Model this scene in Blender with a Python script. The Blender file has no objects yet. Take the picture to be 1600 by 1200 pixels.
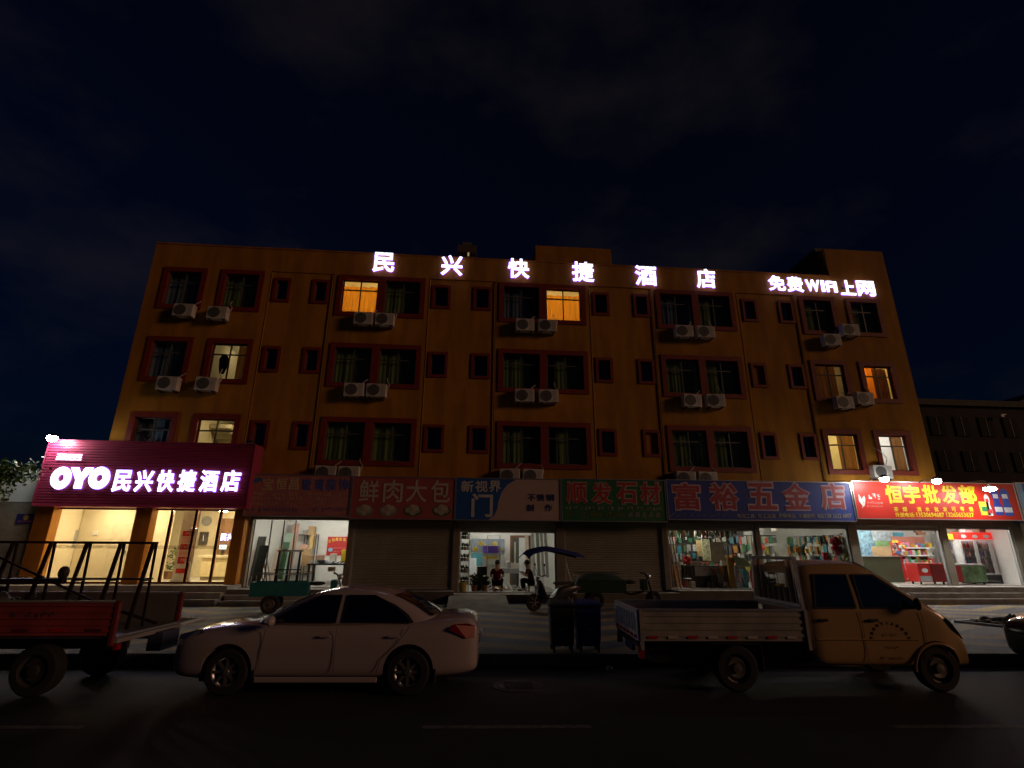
import bpy, bmesh, math, random
from mathutils import Vector, Matrix
rad = math.radians
random.seed(7)
scn = bpy.context.scene
col = scn.collection

# ---------------------------------------------------------------- camera
CAMP = Vector((0.0, -20.93, 2.0)); FPX = 815.0
PITCH, YAW, ROLL = rad(17.67), rad(-4.70), rad(0.34)
def _axes():
    f0 = Vector((-math.sin(YAW), math.cos(YAW), 0)); r0 = Vector((math.cos(YAW), math.sin(YAW), 0)); u0 = Vector((0, 0, 1))
    f = f0*math.cos(PITCH) + u0*math.sin(PITCH); u = -f0*math.sin(PITCH) + u0*math.cos(PITCH)
    r = r0*math.cos(ROLL) + u*math.sin(ROLL); u2 = -r0*math.sin(ROLL) + u*math.cos(ROLL)
    return r, u2, f
CR, CU, CN = _axes()
cd = bpy.data.cameras.new('camera'); cam = bpy.data.objects.new('camera', cd); col.objects.link(cam)
cd.sensor_width = 36; cd.lens = 36*FPX/1600; cd.clip_end = 4000; cd.clip_start = .05
m = Matrix.Identity(4)
for i in range(3): m[i][0] = CR[i]; m[i][1] = CU[i]; m[i][2] = -CN[i]; m[i][3] = CAMP[i]
cam.matrix_world = m; scn.camera = cam

def at(px, py, Y):            # where the sight line through a photo pixel meets the upright plane y = Y
    d = CN + CR*((px-800)/FPX) - CU*((py-600)/FPX)
    return CAMP + d*((Y-CAMP.y)/d.y)
def gr(px, py, Z):            # the same for a level plane
    d = CN + CR*((px-800)/FPX) - CU*((py-600)/FPX)
    return CAMP + d*((Z-CAMP.z)/d.z)

# ---------------------------------------------------------------- world, sun, exposure
w = bpy.data.worlds.new('World'); scn.world = w; w.use_nodes = True
nt = w.node_tree; nt.nodes.clear(); N = nt.nodes.new; L = nt.links.new
out = N('ShaderNodeOutputWorld'); bg = N('ShaderNodeBackground'); sky = N('ShaderNodeTexSky')
sky.sky_type = 'NISHITA'; sky.sun_disc = False
SUN_EL, SUN_AZ = rad(14), rad(65)        # the far street lighting comes from the right, behind the camera
sky.sun_elevation = rad(2.0); sky.sun_rotation = rad(180-65); sky.altitude = 0; sky.air_density = 1; sky.dust_density = .6; sky.ozone_density = 6
tc = N('ShaderNodeTexCoord'); mp = N('ShaderNodeMapping'); mp.inputs['Scale'].default_value = (1.6, 1.6, 3.2)
nz = N('ShaderNodeTexNoise'); nz.inputs['Scale'].default_value = 1.7; nz.inputs['Detail'].default_value = 6; nz.inputs['Roughness'].default_value = .55
cr = N('ShaderNodeValToRGB'); cr.color_ramp.elements[0].position = .50; cr.color_ramp.elements[0].color = (.06, .06, .06, 1); cr.color_ramp.elements[1].position = .78; cr.color_ramp.elements[1].color = (1, 1, 1, 1)
hs = N('ShaderNodeMix'); hs.data_type = 'RGBA'; hs.blend_type = 'MULTIPLY'; hs.inputs[0].default_value = 1; hs.inputs[7].default_value = (.55, .46, .58, 1)
mx = N('ShaderNodeMix'); mx.data_type = 'RGBA'; mx.blend_type = 'ADD'; mx.inputs[7].default_value = (.75, .55, .36, 1)
L(tc.outputs['Generated'], mp.inputs['Vector']); L(mp.outputs['Vector'], nz.inputs['Vector']); L(nz.outputs['Fac'], cr.inputs['Fac'])
L(sky.outputs['Color'], hs.inputs[6])
cm = N('ShaderNodeMath'); cm.operation = 'MULTIPLY'; cm.inputs[1].default_value = .8
L(cr.outputs['Color'], cm.inputs[0]); L(cm.outputs[0], mx.inputs[0]); L(hs.outputs[2], mx.inputs[6]); L(mx.outputs[2], bg.inputs['Color'])
bg.inputs['Strength'].default_value = .012
L(bg.outputs[0], out.inputs['Surface'])
sd = bpy.data.lights.new('sun', 'SUN'); sun = bpy.data.objects.new('sun', sd); col.objects.link(sun)
sd.energy = .40; sd.angle = rad(12); sd.color = (1, .54, .30)
sv = Vector((math.sin(SUN_AZ)*math.cos(SUN_EL), -math.cos(SUN_AZ)*math.cos(SUN_EL), math.sin(SUN_EL)))
sun.rotation_euler = sv.to_track_quat('Z', 'Y').to_euler()
vs = scn.view_settings; vs.view_transform = 'Standard'; vs.look = 'None'; vs.exposure = 0; vs.gamma = 1; vs.use_curve_mapping = False
scn.cycles.use_denoising = True; scn.cycles.max_bounces = 6; scn.cycles.diffuse_bounces = 3; scn.cycles.glossy_bounces = 3
scn.cycles.transparent_max_bounces = 12; scn.cycles.sample_clamp_indirect = 4; scn.cycles.caustics_reflective = False; scn.cycles.caustics_refractive = False

# ---------------------------------------------------------------- materials
MATS = {}
def mat(name, c, rough=.6, metal=0, var=.12, scale=5, bump=0, bscale=None, coat=0, detail=5, spec=.5):
    if name in MATS: return MATS[name]
    m = bpy.data.materials.new(name); m.use_nodes = True; t = m.node_tree; b = t.nodes['Principled BSDF']
    b.inputs['Roughness'].default_value = rough; b.inputs['Metallic'].default_value = metal
    b.inputs['Coat Weight'].default_value = coat; b.inputs['Coat Roughness'].default_value = .04; b.inputs['Specular IOR Level'].default_value = spec
    tc = t.nodes.new('ShaderNodeTexCoord'); n = t.nodes.new('ShaderNodeTexNoise'); n.inputs['Scale'].default_value = scale; n.inputs['Detail'].default_value = detail; n.inputs['Roughness'].default_value = .6
    t.links.new(tc.outputs['Object'], n.inputs['Vector'])
    r = t.nodes.new('ShaderNodeValToRGB'); r.color_ramp.elements[0].position = .3; r.color_ramp.elements[1].position = .72
    lo = [max(0, x*(1-var)) for x in c]; hi = [min(1, x*(1+var)) for x in c]
    r.color_ramp.elements[0].color = (*lo, 1); r.color_ramp.elements[1].color = (*hi, 1)
    t.links.new(n.outputs['Fac'], r.inputs['Fac']); t.links.new(r.outputs['Color'], b.inputs['Base Color'])
    if bump:
        n2 = t.nodes.new('ShaderNodeTexNoise'); n2.inputs['Scale'].default_value = bscale or scale*8; n2.inputs['Detail'].default_value = 4
        t.links.new(tc.outputs['Object'], n2.inputs['Vector'])
        bp = t.nodes.new('ShaderNodeBump'); bp.inputs['Strength'].default_value = bump; bp.inputs['Distance'].default_value = .02
        t.links.new(n2.outputs['Fac'], bp.inputs['Height']); t.links.new(bp.outputs['Normal'], b.inputs['Normal'])
    MATS[name] = m; return m
def glow(name, c, s, base=None):
    if name in MATS: return MATS[name]
    m = bpy.data.materials.new(name); m.use_nodes = True; b = m.node_tree.nodes['Principled BSDF']
    b.inputs['Base Color'].default_value = (*(base or c), 1); b.inputs['Emission Color'].default_value = (*c, 1); b.inputs['Emission Strength'].default_value = s
    MATS[name] = m; return m
def led_mat(name, c, s):      # LED sheet with weak and strong modules
    m = glow(name, c, s); t = m.node_tree; b = t.nodes['Principled BSDF']; tc = t.nodes.new('ShaderNodeTexCoord'); n = t.nodes.new('ShaderNodeTexNoise'); n.inputs['Scale'].default_value = 9; n.inputs['Detail'].default_value = 2
    mr = t.nodes.new('ShaderNodeMapRange'); mr.inputs['From Min'].default_value = .3; mr.inputs['From Max'].default_value = .7; mr.inputs['To Min'].default_value = s*.35; mr.inputs['To Max'].default_value = s*1.5
    t.links.new(tc.outputs['Object'], n.inputs['Vector']); t.links.new(n.outputs['Fac'], mr.inputs['Value']); t.links.new(mr.outputs[0], b.inputs['Emission Strength']); return m
def glass(name, tint, refl=.1, rough=.02):
    if name in MATS: return MATS[name]
    m = bpy.data.materials.new(name); m.use_nodes = True; t = m.node_tree; t.nodes.clear()
    o = t.nodes.new('ShaderNodeOutputMaterial'); a = t.nodes.new('ShaderNodeBsdfTransparent'); g = t.nodes.new('ShaderNodeBsdfGlossy'); x = t.nodes.new('ShaderNodeMixShader')
    f = t.nodes.new('ShaderNodeLayerWeight'); f.inputs['Blend'].default_value = .25
    mr = t.nodes.new('ShaderNodeMapRange'); mr.inputs['To Min'].default_value = refl*.6; mr.inputs['To Max'].default_value = min(1, refl*4)
    a.inputs[0].default_value = (*tint, 1); g.inputs['Roughness'].default_value = rough
    t.links.new(f.outputs['Facing'], mr.inputs['Value']); t.links.new(mr.outputs[0], x.inputs[0]); t.links.new(a.outputs[0], x.inputs[1]); t.links.new(g.outputs[0], x.inputs[2]); t.links.new(x.outputs[0], o.inputs[0])
    MATS[name] = m; return m
def cloth(name, c, trans=.5, wave=28):
    if name in MATS: return MATS[name]
    m = bpy.data.materials.new(name); m.use_nodes = True; t = m.node_tree; t.nodes.clear()
    o = t.nodes.new('ShaderNodeOutputMaterial'); a = t.nodes.new('ShaderNodeBsdfDiffuse'); g = t.nodes.new('ShaderNodeBsdfTranslucent'); x = t.nodes.new('ShaderNodeMixShader')
    tc = t.nodes.new('ShaderNodeTexCoord'); n = t.nodes.new('ShaderNodeTexNoise'); n.inputs['Scale'].default_value = wave
    r = t.nodes.new('ShaderNodeValToRGB'); r.color_ramp.elements[0].color = (*[v*.75 for v in c], 1); r.color_ramp.elements[1].color = (*[min(1, v*1.15) for v in c], 1)
    t.links.new(tc.outputs['Object'], n.inputs['Vector']); t.links.new(n.outputs['Fac'], r.inputs['Fac'])
    t.links.new(r.outputs[0], a.inputs[0]); t.links.new(r.outputs[0], g.inputs[0]); x.inputs[0].default_value = trans
    t.links.new(a.outputs[0], x.inputs[1]); t.links.new(g.outputs[0], x.inputs[2]); t.links.new(x.outputs[0], o.inputs[0])
    MATS[name] = m; return m

def plaster(name, c):         # painted render with rain streaks and dirt of its own shape
    m = mat(name, c, .85, var=.10, scale=1.3, bump=.25, bscale=40)
    t = m.node_tree; b = t.nodes['Principled BSDF']; tc = t.nodes['Texture Coordinate']
    mp = t.nodes.new('ShaderNodeMapping'); mp.inputs['Scale'].default_value = (1.3, 1.3, .22); n = t.nodes.new('ShaderNodeTexNoise'); n.inputs['Scale'].default_value = 1.4; n.inputs['Detail'].default_value = 5
    r = t.nodes.new('ShaderNodeValToRGB'); r.color_ramp.elements[0].position = .38; r.color_ramp.elements[0].color = (.45, .42, .38, 1); r.color_ramp.elements[1].position = .6; r.color_ramp.elements[1].color = (1, 1, 1, 1)
    x = t.nodes.new('ShaderNodeMix'); x.data_type = 'RGBA'; x.blend_type = 'MULTIPLY'; x.inputs[0].default_value = .5
    old = b.inputs['Base Color'].links[0].from_socket
    t.links.new(tc.outputs['Object'], mp.inputs[0]); t.links.new(mp.outputs[0], n.inputs[0]); t.links.new(n.outputs['Fac'], r.inputs[0])
    t.links.new(old, x.inputs[6]); t.links.new(r.outputs[0], x.inputs[7]); t.links.new(x.outputs[2], b.inputs['Base Color'])
    return m
ORANGE = plaster('orange_render', (.44, .19, .008)); ORANGE2 = plaster('orange_column', (.44, .17, .01))
REDTRIM = mat('red_trim', (.20, .02, .008), .6, var=.2, bump=.1)
CONC = mat('concrete', (.28, .26, .23), .9, var=.25, scale=2.5, bump=.3); DARKCONC = mat('dark_concrete', (.13, .12, .105), .9, var=.25, scale=2, bump=.3)
ALU = mat('aluminium', (.55, .55, .56), .35, .8); ALUD = mat('dark_aluminium', (.08, .075, .07), .4, .6); ALUW = mat('window_aluminium', (.14, .14, .135), .45, .4); STEEL = mat('steel', (.45, .45, .46), .3, .9)
BLACK = mat('black_plastic', (.015, .015, .016), .5); RUBBER = mat('rubber', (.02, .02, .021), .85, bump=.1); IRON = mat('dark_painted_iron', (.035, .03, .03), .5, .3, var=.3)
WHITEW = mat('white_wall_paint', (.78, .77, .72), .8, var=.04); CREAM = mat('cream_wall_paint', (.78, .68, .48), .8, var=.04); FLOORT = mat('pale_floor_tile', (.55, .52, .46), .35, var=.1, scale=1.5)
CONCF = mat('shop_floor', (.34, .32, .29), .6, var=.25, scale=1.2)
ACW = mat('air_conditioner_casing', (.58, .56, .52), .5, var=.15, scale=3); ACG = mat('air_conditioner_grille', (.10, .10, .10), .5)
GLASS = glass('window_glass', (.92, .96, .94), .06); GLASSD = glass('tinted_glass', (.10, .115, .11), .22); SHOPG = glass('shop_glass', (.96, .97, .96), .05)
CURTG = cloth('green_curtain', (.26, .36, .13), .2); CURTO = cloth('orange_curtain', (.85, .42, .07), .62); CURTB = cloth('blue_curtain', (.22, .30, .42), .2); CURTN = cloth('brown_curtain', (.42, .2, .07), .45)
SHUT = mat('roller_shutter', (.30, .28, .22), .6, .15, var=.15, scale=1.2)
WOOD = mat('board_wood', (.45, .28, .13), .6, var=.2, scale=3); CARD = mat('cardboard', (.42, .28, .14), .85, var=.12); PINKB = mat('pink_board', (.62, .36, .26), .7)
def paint(n, c, r=.45, **k): return mat('paint_'+n, c, r, **k)
PRED = paint('red', (.55, .02, .015)); PYEL = paint('yellow', (.8, .55, .04)); PWHITE = paint('white', (.78, .78, .76)); PBLUE = paint('blue', (.03, .10, .45)); PGREEN = paint('green', (.03, .22, .08))
PSKY = paint('sky_blue', (.22, .5, .75)); PORG = paint('orange', (.75, .22, .03)); PGREY = paint('grey', (.35, .35, .35)); PTEAL = paint('teal', (.02, .16, .17)); PBROWN = paint('brown', (.2, .09, .04)); PBLK = paint('black', (.02, .02, .02)); PPINK = paint('pink', (.75, .3, .4)); PPURP = paint('purple', (.12, .05, .42))

# ---------------------------------------------------------------- mesh helpers
ORG = {}
def topof(o):
    while o.parent: o = o.parent
    return o
def thing(name, label, cat, loc=(0, 0, 0), rz=0, group=None, local=False):
    o = bpy.data.objects.new(name, None); o.empty_display_size = .2; col.objects.link(o); o.location = loc; o.rotation_euler = (0, 0, rz)
    o['label'] = label; o['category'] = cat
    if group: o['group'] = group
    ORG[o.name] = Vector((0, 0, 0)) if local else Vector(loc)
    return o
class MB:
    def __init__(s): s.v = []; s.f = []; s.mi = []; s.cur = 0
    def add(s, vs, fs):
        k = len(s.v); s.v += [tuple(p) for p in vs]
        for f in fs: s.f.append([i+k for i in f]); s.mi.append(s.cur)
        return s
    def box(s, x0, x1, y0, y1, z0, z1):
        return s.add([(x0, y0, z0), (x1, y0, z0), (x1, y1, z0), (x0, y1, z0), (x0, y0, z1), (x1, y0, z1), (x1, y1, z1), (x0, y1, z1)],
                     [(0, 3, 2, 1), (4, 5, 6, 7), (0, 1, 5, 4), (1, 2, 6, 5), (2, 3, 7, 6), (3, 0, 4, 7)])
    def quad(s, a, b, c, d): return s.add([a, b, c, d], [(0, 1, 2, 3)])
    def ring(s, rings, cap0=True, cap1=True):
        n = len(rings[0]); vs = [p for r in rings for p in r]; fs = []
        for i in range(len(rings)-1):
            for j in range(n): fs.append((i*n+j, i*n+(j+1) % n, (i+1)*n+(j+1) % n, (i+1)*n+j))
        if cap0: fs.append(tuple(range(n-1, -1, -1)))
        if cap1: fs.append(tuple((len(rings)-1)*n+j for j in range(n)))
        return s.add(vs, fs)
    def tube(s, a, b, r, n=8, r2=None):
        a = Vector(a); b = Vector(b); d = (b-a).normalized(); q = d.to_track_quat('Z', 'Y'); X = q @ Vector((1, 0, 0)); Y = q @ Vector((0, 1, 0)); r2 = r if r2 is None else r2
        R = [[p+X*(rr*math.cos(2*math.pi*i/n))+Y*(rr*math.sin(2*math.pi*i/n)) for i in range(n)] for p, rr in ((a, r), (b, r2))]
        return s.ring(R)
    def path(s, pts, r, n=6):
        pts = [Vector(p) for p in pts]; R = []
        for i, p in enumerate(pts):
            d = (pts[min(i+1, len(pts)-1)]-pts[max(i-1, 0)]).normalized(); q = d.to_track_quat('Z', 'Y'); X = q @ Vector((1, 0, 0)); Y = q @ Vector((0, 1, 0))
            R.append([p+X*(r*math.cos(2*math.pi*k/n))+Y*(r*math.sin(2*math.pi*k/n)) for k in range(n)])
        return s.ring(R)
    def bar(s, a, b, wx, wy):              # square bar between two points
        a = Vector(a); b = Vector(b); d = (b-a).normalized(); up = Vector((0, 1, 0)) if abs(d.y) < .9 else Vector((1, 0, 0)); X = d.cross(up).normalized(); Y = d.cross(X)
        return s.ring([[p+X*sx*wx/2+Y*sy*wy/2 for sx, sy in ((-1, -1), (1, -1), (1, 1), (-1, 1))] for p in (a, b)])
    def lathe(s, prof, c, axis='z', n=20, cap=True):
        R = []
        for r, h in prof:
            ring = []
            for i in range(n):
                a = 2*math.pi*i/n; u = r*math.cos(a); v = r*math.sin(a)
                ring.append((c[0]+u, c[1]+v, c[2]+h) if axis == 'z' else (c[0]+u, c[1]+h, c[2]+v) if axis == 'y' else (c[0]+h, c[1]+u, c[2]+v))
            R.append(ring)
        return s.ring(R, cap, cap)
    def prism(s, poly, a0, a1, axis='y'):   # polygon in (x,z) pushed along y, or (y,z) along x, or (x,y) along z
        f = {'y': lambda p, a: (p[0], a, p[1]), 'x': lambda p, a: (a, p[0], p[1]), 'z': lambda p, a: (p[0], p[1], a)}[axis]
        return s.ring([[f(p, a) for p in poly] for a in (a0, a1)])
    def sphere(s, c, r, n=10, sq=(1, 1, 1)):
        R = []
        for i in range(1, n): 
            a = math.pi*i/n; R.append([(c[0]+sq[0]*r*math.sin(a)*math.cos(2*math.pi*j/n), c[1]+sq[1]*r*math.sin(a)*math.sin(2*math.pi*j/n), c[2]-sq[2]*r*math.cos(a)) for j in range(n)])
        return s.ring(R)
    def mesh(s, name, mats, off=Vector((0, 0, 0)), smooth=False, fix=True):
        me = bpy.data.meshes.new(name); me.from_pydata([(p[0]-off.x, p[1]-off.y, p[2]-off.z) for p in s.v], [], s.f)
        for k in (mats if isinstance(mats, (list, tuple)) else [mats]): me.materials.append(k)
        if isinstance(mats, (list, tuple)): me.polygons.foreach_set('material_index', s.mi)
        if fix:
            bm = bmesh.new(); bm.from_mesh(me); bmesh.ops.recalc_face_normals(bm, faces=bm.faces); bm.to_mesh(me); bm.free()
        if smooth:
            me.polygons.foreach_set('use_smooth', [True]*len(me.polygons))
            me.set_sharp_from_angle(angle=rad(40))
        me.update(); return me
    def build(s, name, mats, parent=None, smooth=False, fix=True):
        off = ORG.get(topof(parent).name, Vector((0, 0, 0))) if parent else Vector((0, 0, 0))
        o = bpy.data.objects.new(name, s.mesh(name, mats, off, smooth, fix)); col.objects.link(o)
        if parent: o.parent = parent
        return o
    def single(s, name, mats, label, cat, group=None, smooth=False, kind=None, fix=True):   # a thing that is one mesh, origin at its base
        xs = [p[0] for p in s.v]; ys = [p[1] for p in s.v]; zs = [p[2] for p in s.v]
        c = Vector(((min(xs)+max(xs))/2, (min(ys)+max(ys))/2, min(zs)))
        o = bpy.data.objects.new(name, s.mesh(name, mats, c, smooth, fix)); col.objects.link(o); o.location = c
        if label: o['label'] = label
        if cat: o['category'] = cat
        if group: o['group'] = group
        if kind: o['kind'] = kind
        return o
def struct(mb, name, mats, parent=None, **k):
    o = mb.build(name, mats, parent, **k)
    if not parent: o['kind'] = 'structure'
    return o
def bev(o, wdt, seg=2):
    b = o.modifiers.new('bevel', 'BEVEL'); b.width = wdt; b.segments = seg; b.limit_method = 'ANGLE'; return o
def pbox(mb, xl, xr, yt, yb, Y, d):          # an upright box whose front face fills that part of the photo at depth Y
    a = at(xl, (yt+yb)/2, Y); b = at(xr, (yt+yb)/2, Y); t = at((xl+xr)/2, yt, Y); u = at((xl+xr)/2, yb, Y)
    return mb.box(a.x, b.x, Y, Y+d, u.z, t.z)

_tc = {}
def text_geo(s, bold=0.0, res=3, shear=0):
    k = (s, bold, res, shear)
    if k in _tc: return _tc[k]
    c = bpy.data.curves.new('t', 'FONT'); c.body = s; c.size = 1; c.bevel_depth = bold*.8; c.bevel_resolution = 0; c.extrude = .25; c.resolution_u = res; c.shear = shear
    o = bpy.data.objects.new('t', c); col.objects.link(o); dg = bpy.context.evaluated_depsgraph_get(); dg.update()
    me = bpy.data.meshes.new_from_object(o.evaluated_get(dg)); bpy.data.objects.remove(o); bpy.data.curves.remove(c)
    vs = [tuple(v.co) for v in me.vertices]; fs = [tuple(p.vertices) for p in me.polygons]; bpy.data.meshes.remove(me)
    _tc[k] = (vs, fs); return _tc[k]
def text(mb, s, x0, x1, z0, z1, Y, depth=.01, bold=0.0, keep=False, res=3, shear=0):   # lettering fitted into a rectangle on an upright plane facing the street
    vs, fs = text_geo(s, bold, res, shear)
    if not vs: return mb
    ax = min(v[0] for v in vs); bx = max(v[0] for v in vs); ay = min(v[1] for v in vs); by = max(v[1] for v in vs)
    sx = (x1-x0)/(bx-ax); sz = (z1-z0)/(by-ay); az = min(v[2] for v in vs); dz = max(v[2] for v in vs)-az
    if keep: sx = min(sx, sz); sz = sx
    return mb.add([(x0+(v[0]-ax)*sx, Y-(v[2]-az)/dz*depth, z0+(v[1]-ay)*sz) for v in vs], fs)

# ================================================================ the setting
ZP = .20                                    # pavement level above the road
def kerb_y(x): return -10.42 - .052*x       # the road runs at a slight angle to the front
ASPH = mat('asphalt', (.024, .024, .024), .75, var=.35, scale=1.1, bump=.5, bscale=90)
def paver_mat():
    m = bpy.data.materials.new('paving'); m.use_nodes = True; t = m.node_tree; b = t.nodes['Principled BSDF']; b.inputs['Roughness'].default_value = .75
    tc = t.nodes.new('ShaderNodeTexCoord'); sp = t.nodes.new('ShaderNodeSeparateXYZ'); t.links.new(tc.outputs['Object'], sp.inputs[0])
    def M(op, a, b_=None):
        n = t.nodes.new('ShaderNodeMath'); n.operation = op
        for i, q in enumerate((a, b_)):
            if q is None: continue
            if isinstance(q, (int, float)): n.inputs[i].default_value = q
            else: t.links.new(q, n.inputs[i])
        return n.outputs[0]
    zig = M('MULTIPLY', M('PINGPONG', sp.outputs[0], 2.4), .55)
    band = M('FRACT', M('DIVIDE', M('ADD', sp.outputs[1], zig), 1.35))
    ye = M('LESS_THAN', band, .42)
    br = t.nodes.new('ShaderNodeTexBrick'); br.inputs['Scale'].default_value = 1; br.inputs['Brick Width'].default_value = .2; br.inputs['Row Height'].default_value = .1; br.inputs['Mortar Size'].default_value = .006
    br.inputs['Color1'].default_value = (.8, .8, .8, 1); br.inputs['Color2'].default_value = (1, 1, 1, 1); br.inputs['Mortar'].default_value = (.3, .3, .3, 1)
    t.links.new(tc.outputs['Object'], br.inputs['Vector'])
    n = t.nodes.new('ShaderNodeTexNoise'); n.inputs['Scale'].default_value = .9; n.inputs['Detail'].default_value = 6; t.links.new(tc.outputs['Object'], n.inputs[0])
    c = t.nodes.new('ShaderNodeMix'); c.data_type = 'RGBA'; c.inputs[6].default_value = (.115, .12, .145, 1); c.inputs[7].default_value = (.38, .28, .11, 1); t.links.new(ye, c.inputs[0])
    d = t.nodes.new('ShaderNodeMix'); d.data_type = 'RGBA'; d.blend_type = 'MULTIPLY'; d.inputs[0].default_value = 1; t.links.new(c.outputs[2], d.inputs[6]); t.links.new(br.outputs['Color'], d.inputs[7])
    r = t.nodes.new('ShaderNodeValToRGB'); r.color_ramp.elements[0].position = .3; r.color_ramp.elements[0].color = (.6, .58, .55, 1); r.color_ramp.elements[1].position = .65; t.links.new(n.outputs['Fac'], r.inputs[0])
    e = t.nodes.new('ShaderNodeMix'); e.data_type = 'RGBA'; e.blend_type = 'MULTIPLY'; e.inputs[0].default_value = 1; t.links.new(d.outputs[2], e.inputs[6]); t.links.new(r.outputs[0], e.inputs[7]); t.links.new(e.outputs[2], b.inputs['Base Color'])
    bp = t.nodes.new('ShaderNodeBump'); bp.inputs['Strength'].default_value = .5; bp.inputs['Distance'].default_value = .01; t.links.new(br.outputs['Fac'], bp.inputs['Height']); bp.invert = True; t.links.new(bp.outputs[0], b.inputs['Normal'])
    return m
g = MB(); g.quad((-900, -900, -.06), (900, -900, -.06), (900, 900, -.06), (-900, 900, -.06)); struct(g, 'ground', mat('bare_earth', (.06, .055, .045), .95, scale=.3))
g = MB(); g.quad((-90, kerb_y(-90)-26, 0), (90, kerb_y(90)-26, 0), (90, kerb_y(90)+.02, 0), (-90, kerb_y(-90)+.02, 0)); road = struct(g, 'road', ASPH)
g = MB(); g.add([(-60, kerb_y(-60)+.15, ZP), (60, kerb_y(60)+.15, ZP), (60, 14, ZP), (-60, 14, ZP)], [(0, 1, 2, 3)]); pav = struct(g, 'pavement', paver_mat())
KST = mat('kerb_stone', (.20, .19, .17), .85, var=.2, scale=3, bump=.3)
kmesh = MB(); kmesh.prism([(0, -.05), (.15, -.05), (.15, ZP+.004), (.03, ZP+.004), (0, ZP-.03)], 0, .988, 'x'); kme = kmesh.mesh('kerb_stone', KST)
kr = bpy.data.objects.new('kerb', None); col.objects.link(kr); kr['kind'] = 'structure'
for i in range(-16, 20):
    o = bpy.data.objects.new('kerb_stone', kme); col.objects.link(o); o.parent = kr; o.location = (i*1.0, kerb_y(i), random.uniform(-.004, .004)); o.rotation_euler = (0, 0, math.atan(-.052)+random.uniform(-.004, .004))
# painted lane dashes, worn
LINE = mat('worn_road_paint', (.13, .13, .12), .8, var=.6, scale=9)
for x in (-10.4, -6.4, -.45, 5.2, 10.8):
    g = MB(); y = -13.86-.06*x; g.quad((x, y, .004), (x+2.0, y-.1, .004), (x+2.0, y+.02, .004), (x, y+.12, .004)); o = g.build('lane_dash', LINE, road)
# manhole
c = gr(810, 1072, 0)
mh = thing('manhole_cover', 'round iron manhole cover in the road between car and truck', 'manhole cover', (c.x, c.y, 0))
g = MB(); g.lathe([(.40, -.01), (.40, .008), (.34, .008), (.34, .003)], (c.x, c.y, 0), n=28); g.build('frame', IRON, mh)
g = MB(); g.lathe([(.335, 0), (.335, .009), (.30, .012)], (c.x, c.y, 0), n=28)
for k in range(-3, 4): g.box(c.x-.22, c.x+.22, c.y+k*.07-.012, c.y+k*.07+.012, .0125, .017)
g.build('lid', IRON, mh)
# tree pits
def pit(c0, sx, sy, rz, lab, soil, grassy):
    t = thing('tree_pit', lab, 'tree pit', (c0[0], c0[1], ZP), rz, local=True)
    for a in ((-sx, sx, -sy, -sy+.09), (-sx, sx, sy-.09, sy), (-sx, -sx+.09, -sy+.09, sy-.09), (sx-.09, sx, -sy+.09, sy-.09)):
        g = MB(); g.box(*a, .001, .055); g.build('edging_stone', mat('pale_edging', (.5, .49, .46), .8), t)
    g = MB(); nn = 14; hh = {}
    vs = []; fs = []
    for i in range(nn+1):
        for j in range(nn+1):
            x = -sx+.1+(2*sx-.2)*i/nn; y = -sy+.1+(2*sy-.2)*j/nn; e = min(i, j, nn-i, nn-j)
            vs.append((x, y, .012+(random.uniform(0, .10) if e > 0 else 0)*(1 if not grassy else .4)))
    for i in range(nn):
        for j in range(nn): fs.append((i*(nn+1)+j, (i+1)*(nn+1)+j, (i+1)*(nn+1)+j+1, i*(nn+1)+j+1))
    g.add(vs, fs); g.build('soil', soil, t)
    g = MB()
    if grassy:
        for k in range(900):
            x = random.uniform(-sx+.12, sx-.12); y = random.uniform(-sy+.12, sy-.12); a = random.uniform(0, 6.3); h = random.uniform(.05, .14)
            g.add([(x, y, .01), (x+.012*math.cos(a), y+.012*math.sin(a), .01), (x+.05*math.sin(a), y+.05*math.cos(a), h)], [(0, 1, 2)])
        o = g.build('grass', mat('grass_blade', (.05, .09, .025), .7, var=.4), t, fix=False); o['kind'] = 'stuff'
    else:
        for k in range(26):
            x = random.gauss(0, sx*.4); y = random.gauss(0, sy*.35); r = random.uniform(.03, .13)
            if abs(x) > sx-.15 or abs(y) > sy-.15: continue
            g.sphere((x, y, .04+r*.4), r, 6, (random.uniform(.8, 1.4), random.uniform(.8, 1.3), .7))
        o = g.build('rubble', mat('rubble', (.16, .13, .10), .95, var=.4), t); o['kind'] = 'stuff'
pit((-7.6, -5.95), .75, .75, 0, 'grassy tree pit with pale edging behind the flatbed truck', mat('soil', (.07, .055, .04), .95, var=.4), True)
pit((14.35, -7.05), .85, .85, rad(20), 'tree pit heaped with dirt beyond the pickup nose', mat('soil', (.07, .055, .04), .95, var=.4), False)

# ================================================================ hotel building
X0, X1, ZR = -13.77, 20.0, 14.58
GX0, GX1 = -15.38, 23.3                      # the ground floor is wider than the floors above
hotel = thing('hotel_building', 'four storey orange hotel with red window surrounds above a row of shops', 'building', (3.0, 0, 0))
def wall(mb, x0, x1, z0, z1, Y, holes):
    xs = sorted({x0, x1, *[h[0] for h in holes], *[h[1] for h in holes]}); zs = sorted({z0, z1, *[h[2] for h in holes], *[h[3] for h in holes]})
    for a, b in zip(xs, xs[1:]):
        for c, d in zip(zs, zs[1:]):
            mx_, mz = (a+b)/2, (c+d)/2
            if not (x0 < mx_ < x1 and z0 < mz < z1): continue
            if any(h[0] < mx_ < h[1] and h[2] < mz < h[3] for h in holes): continue
            mb.quad((a, Y, c), (b, Y, c), (b, Y, d), (a, Y, d))
ZB = [5.13+3.2*k for k in range(3)]; WH = 1.94
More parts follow.
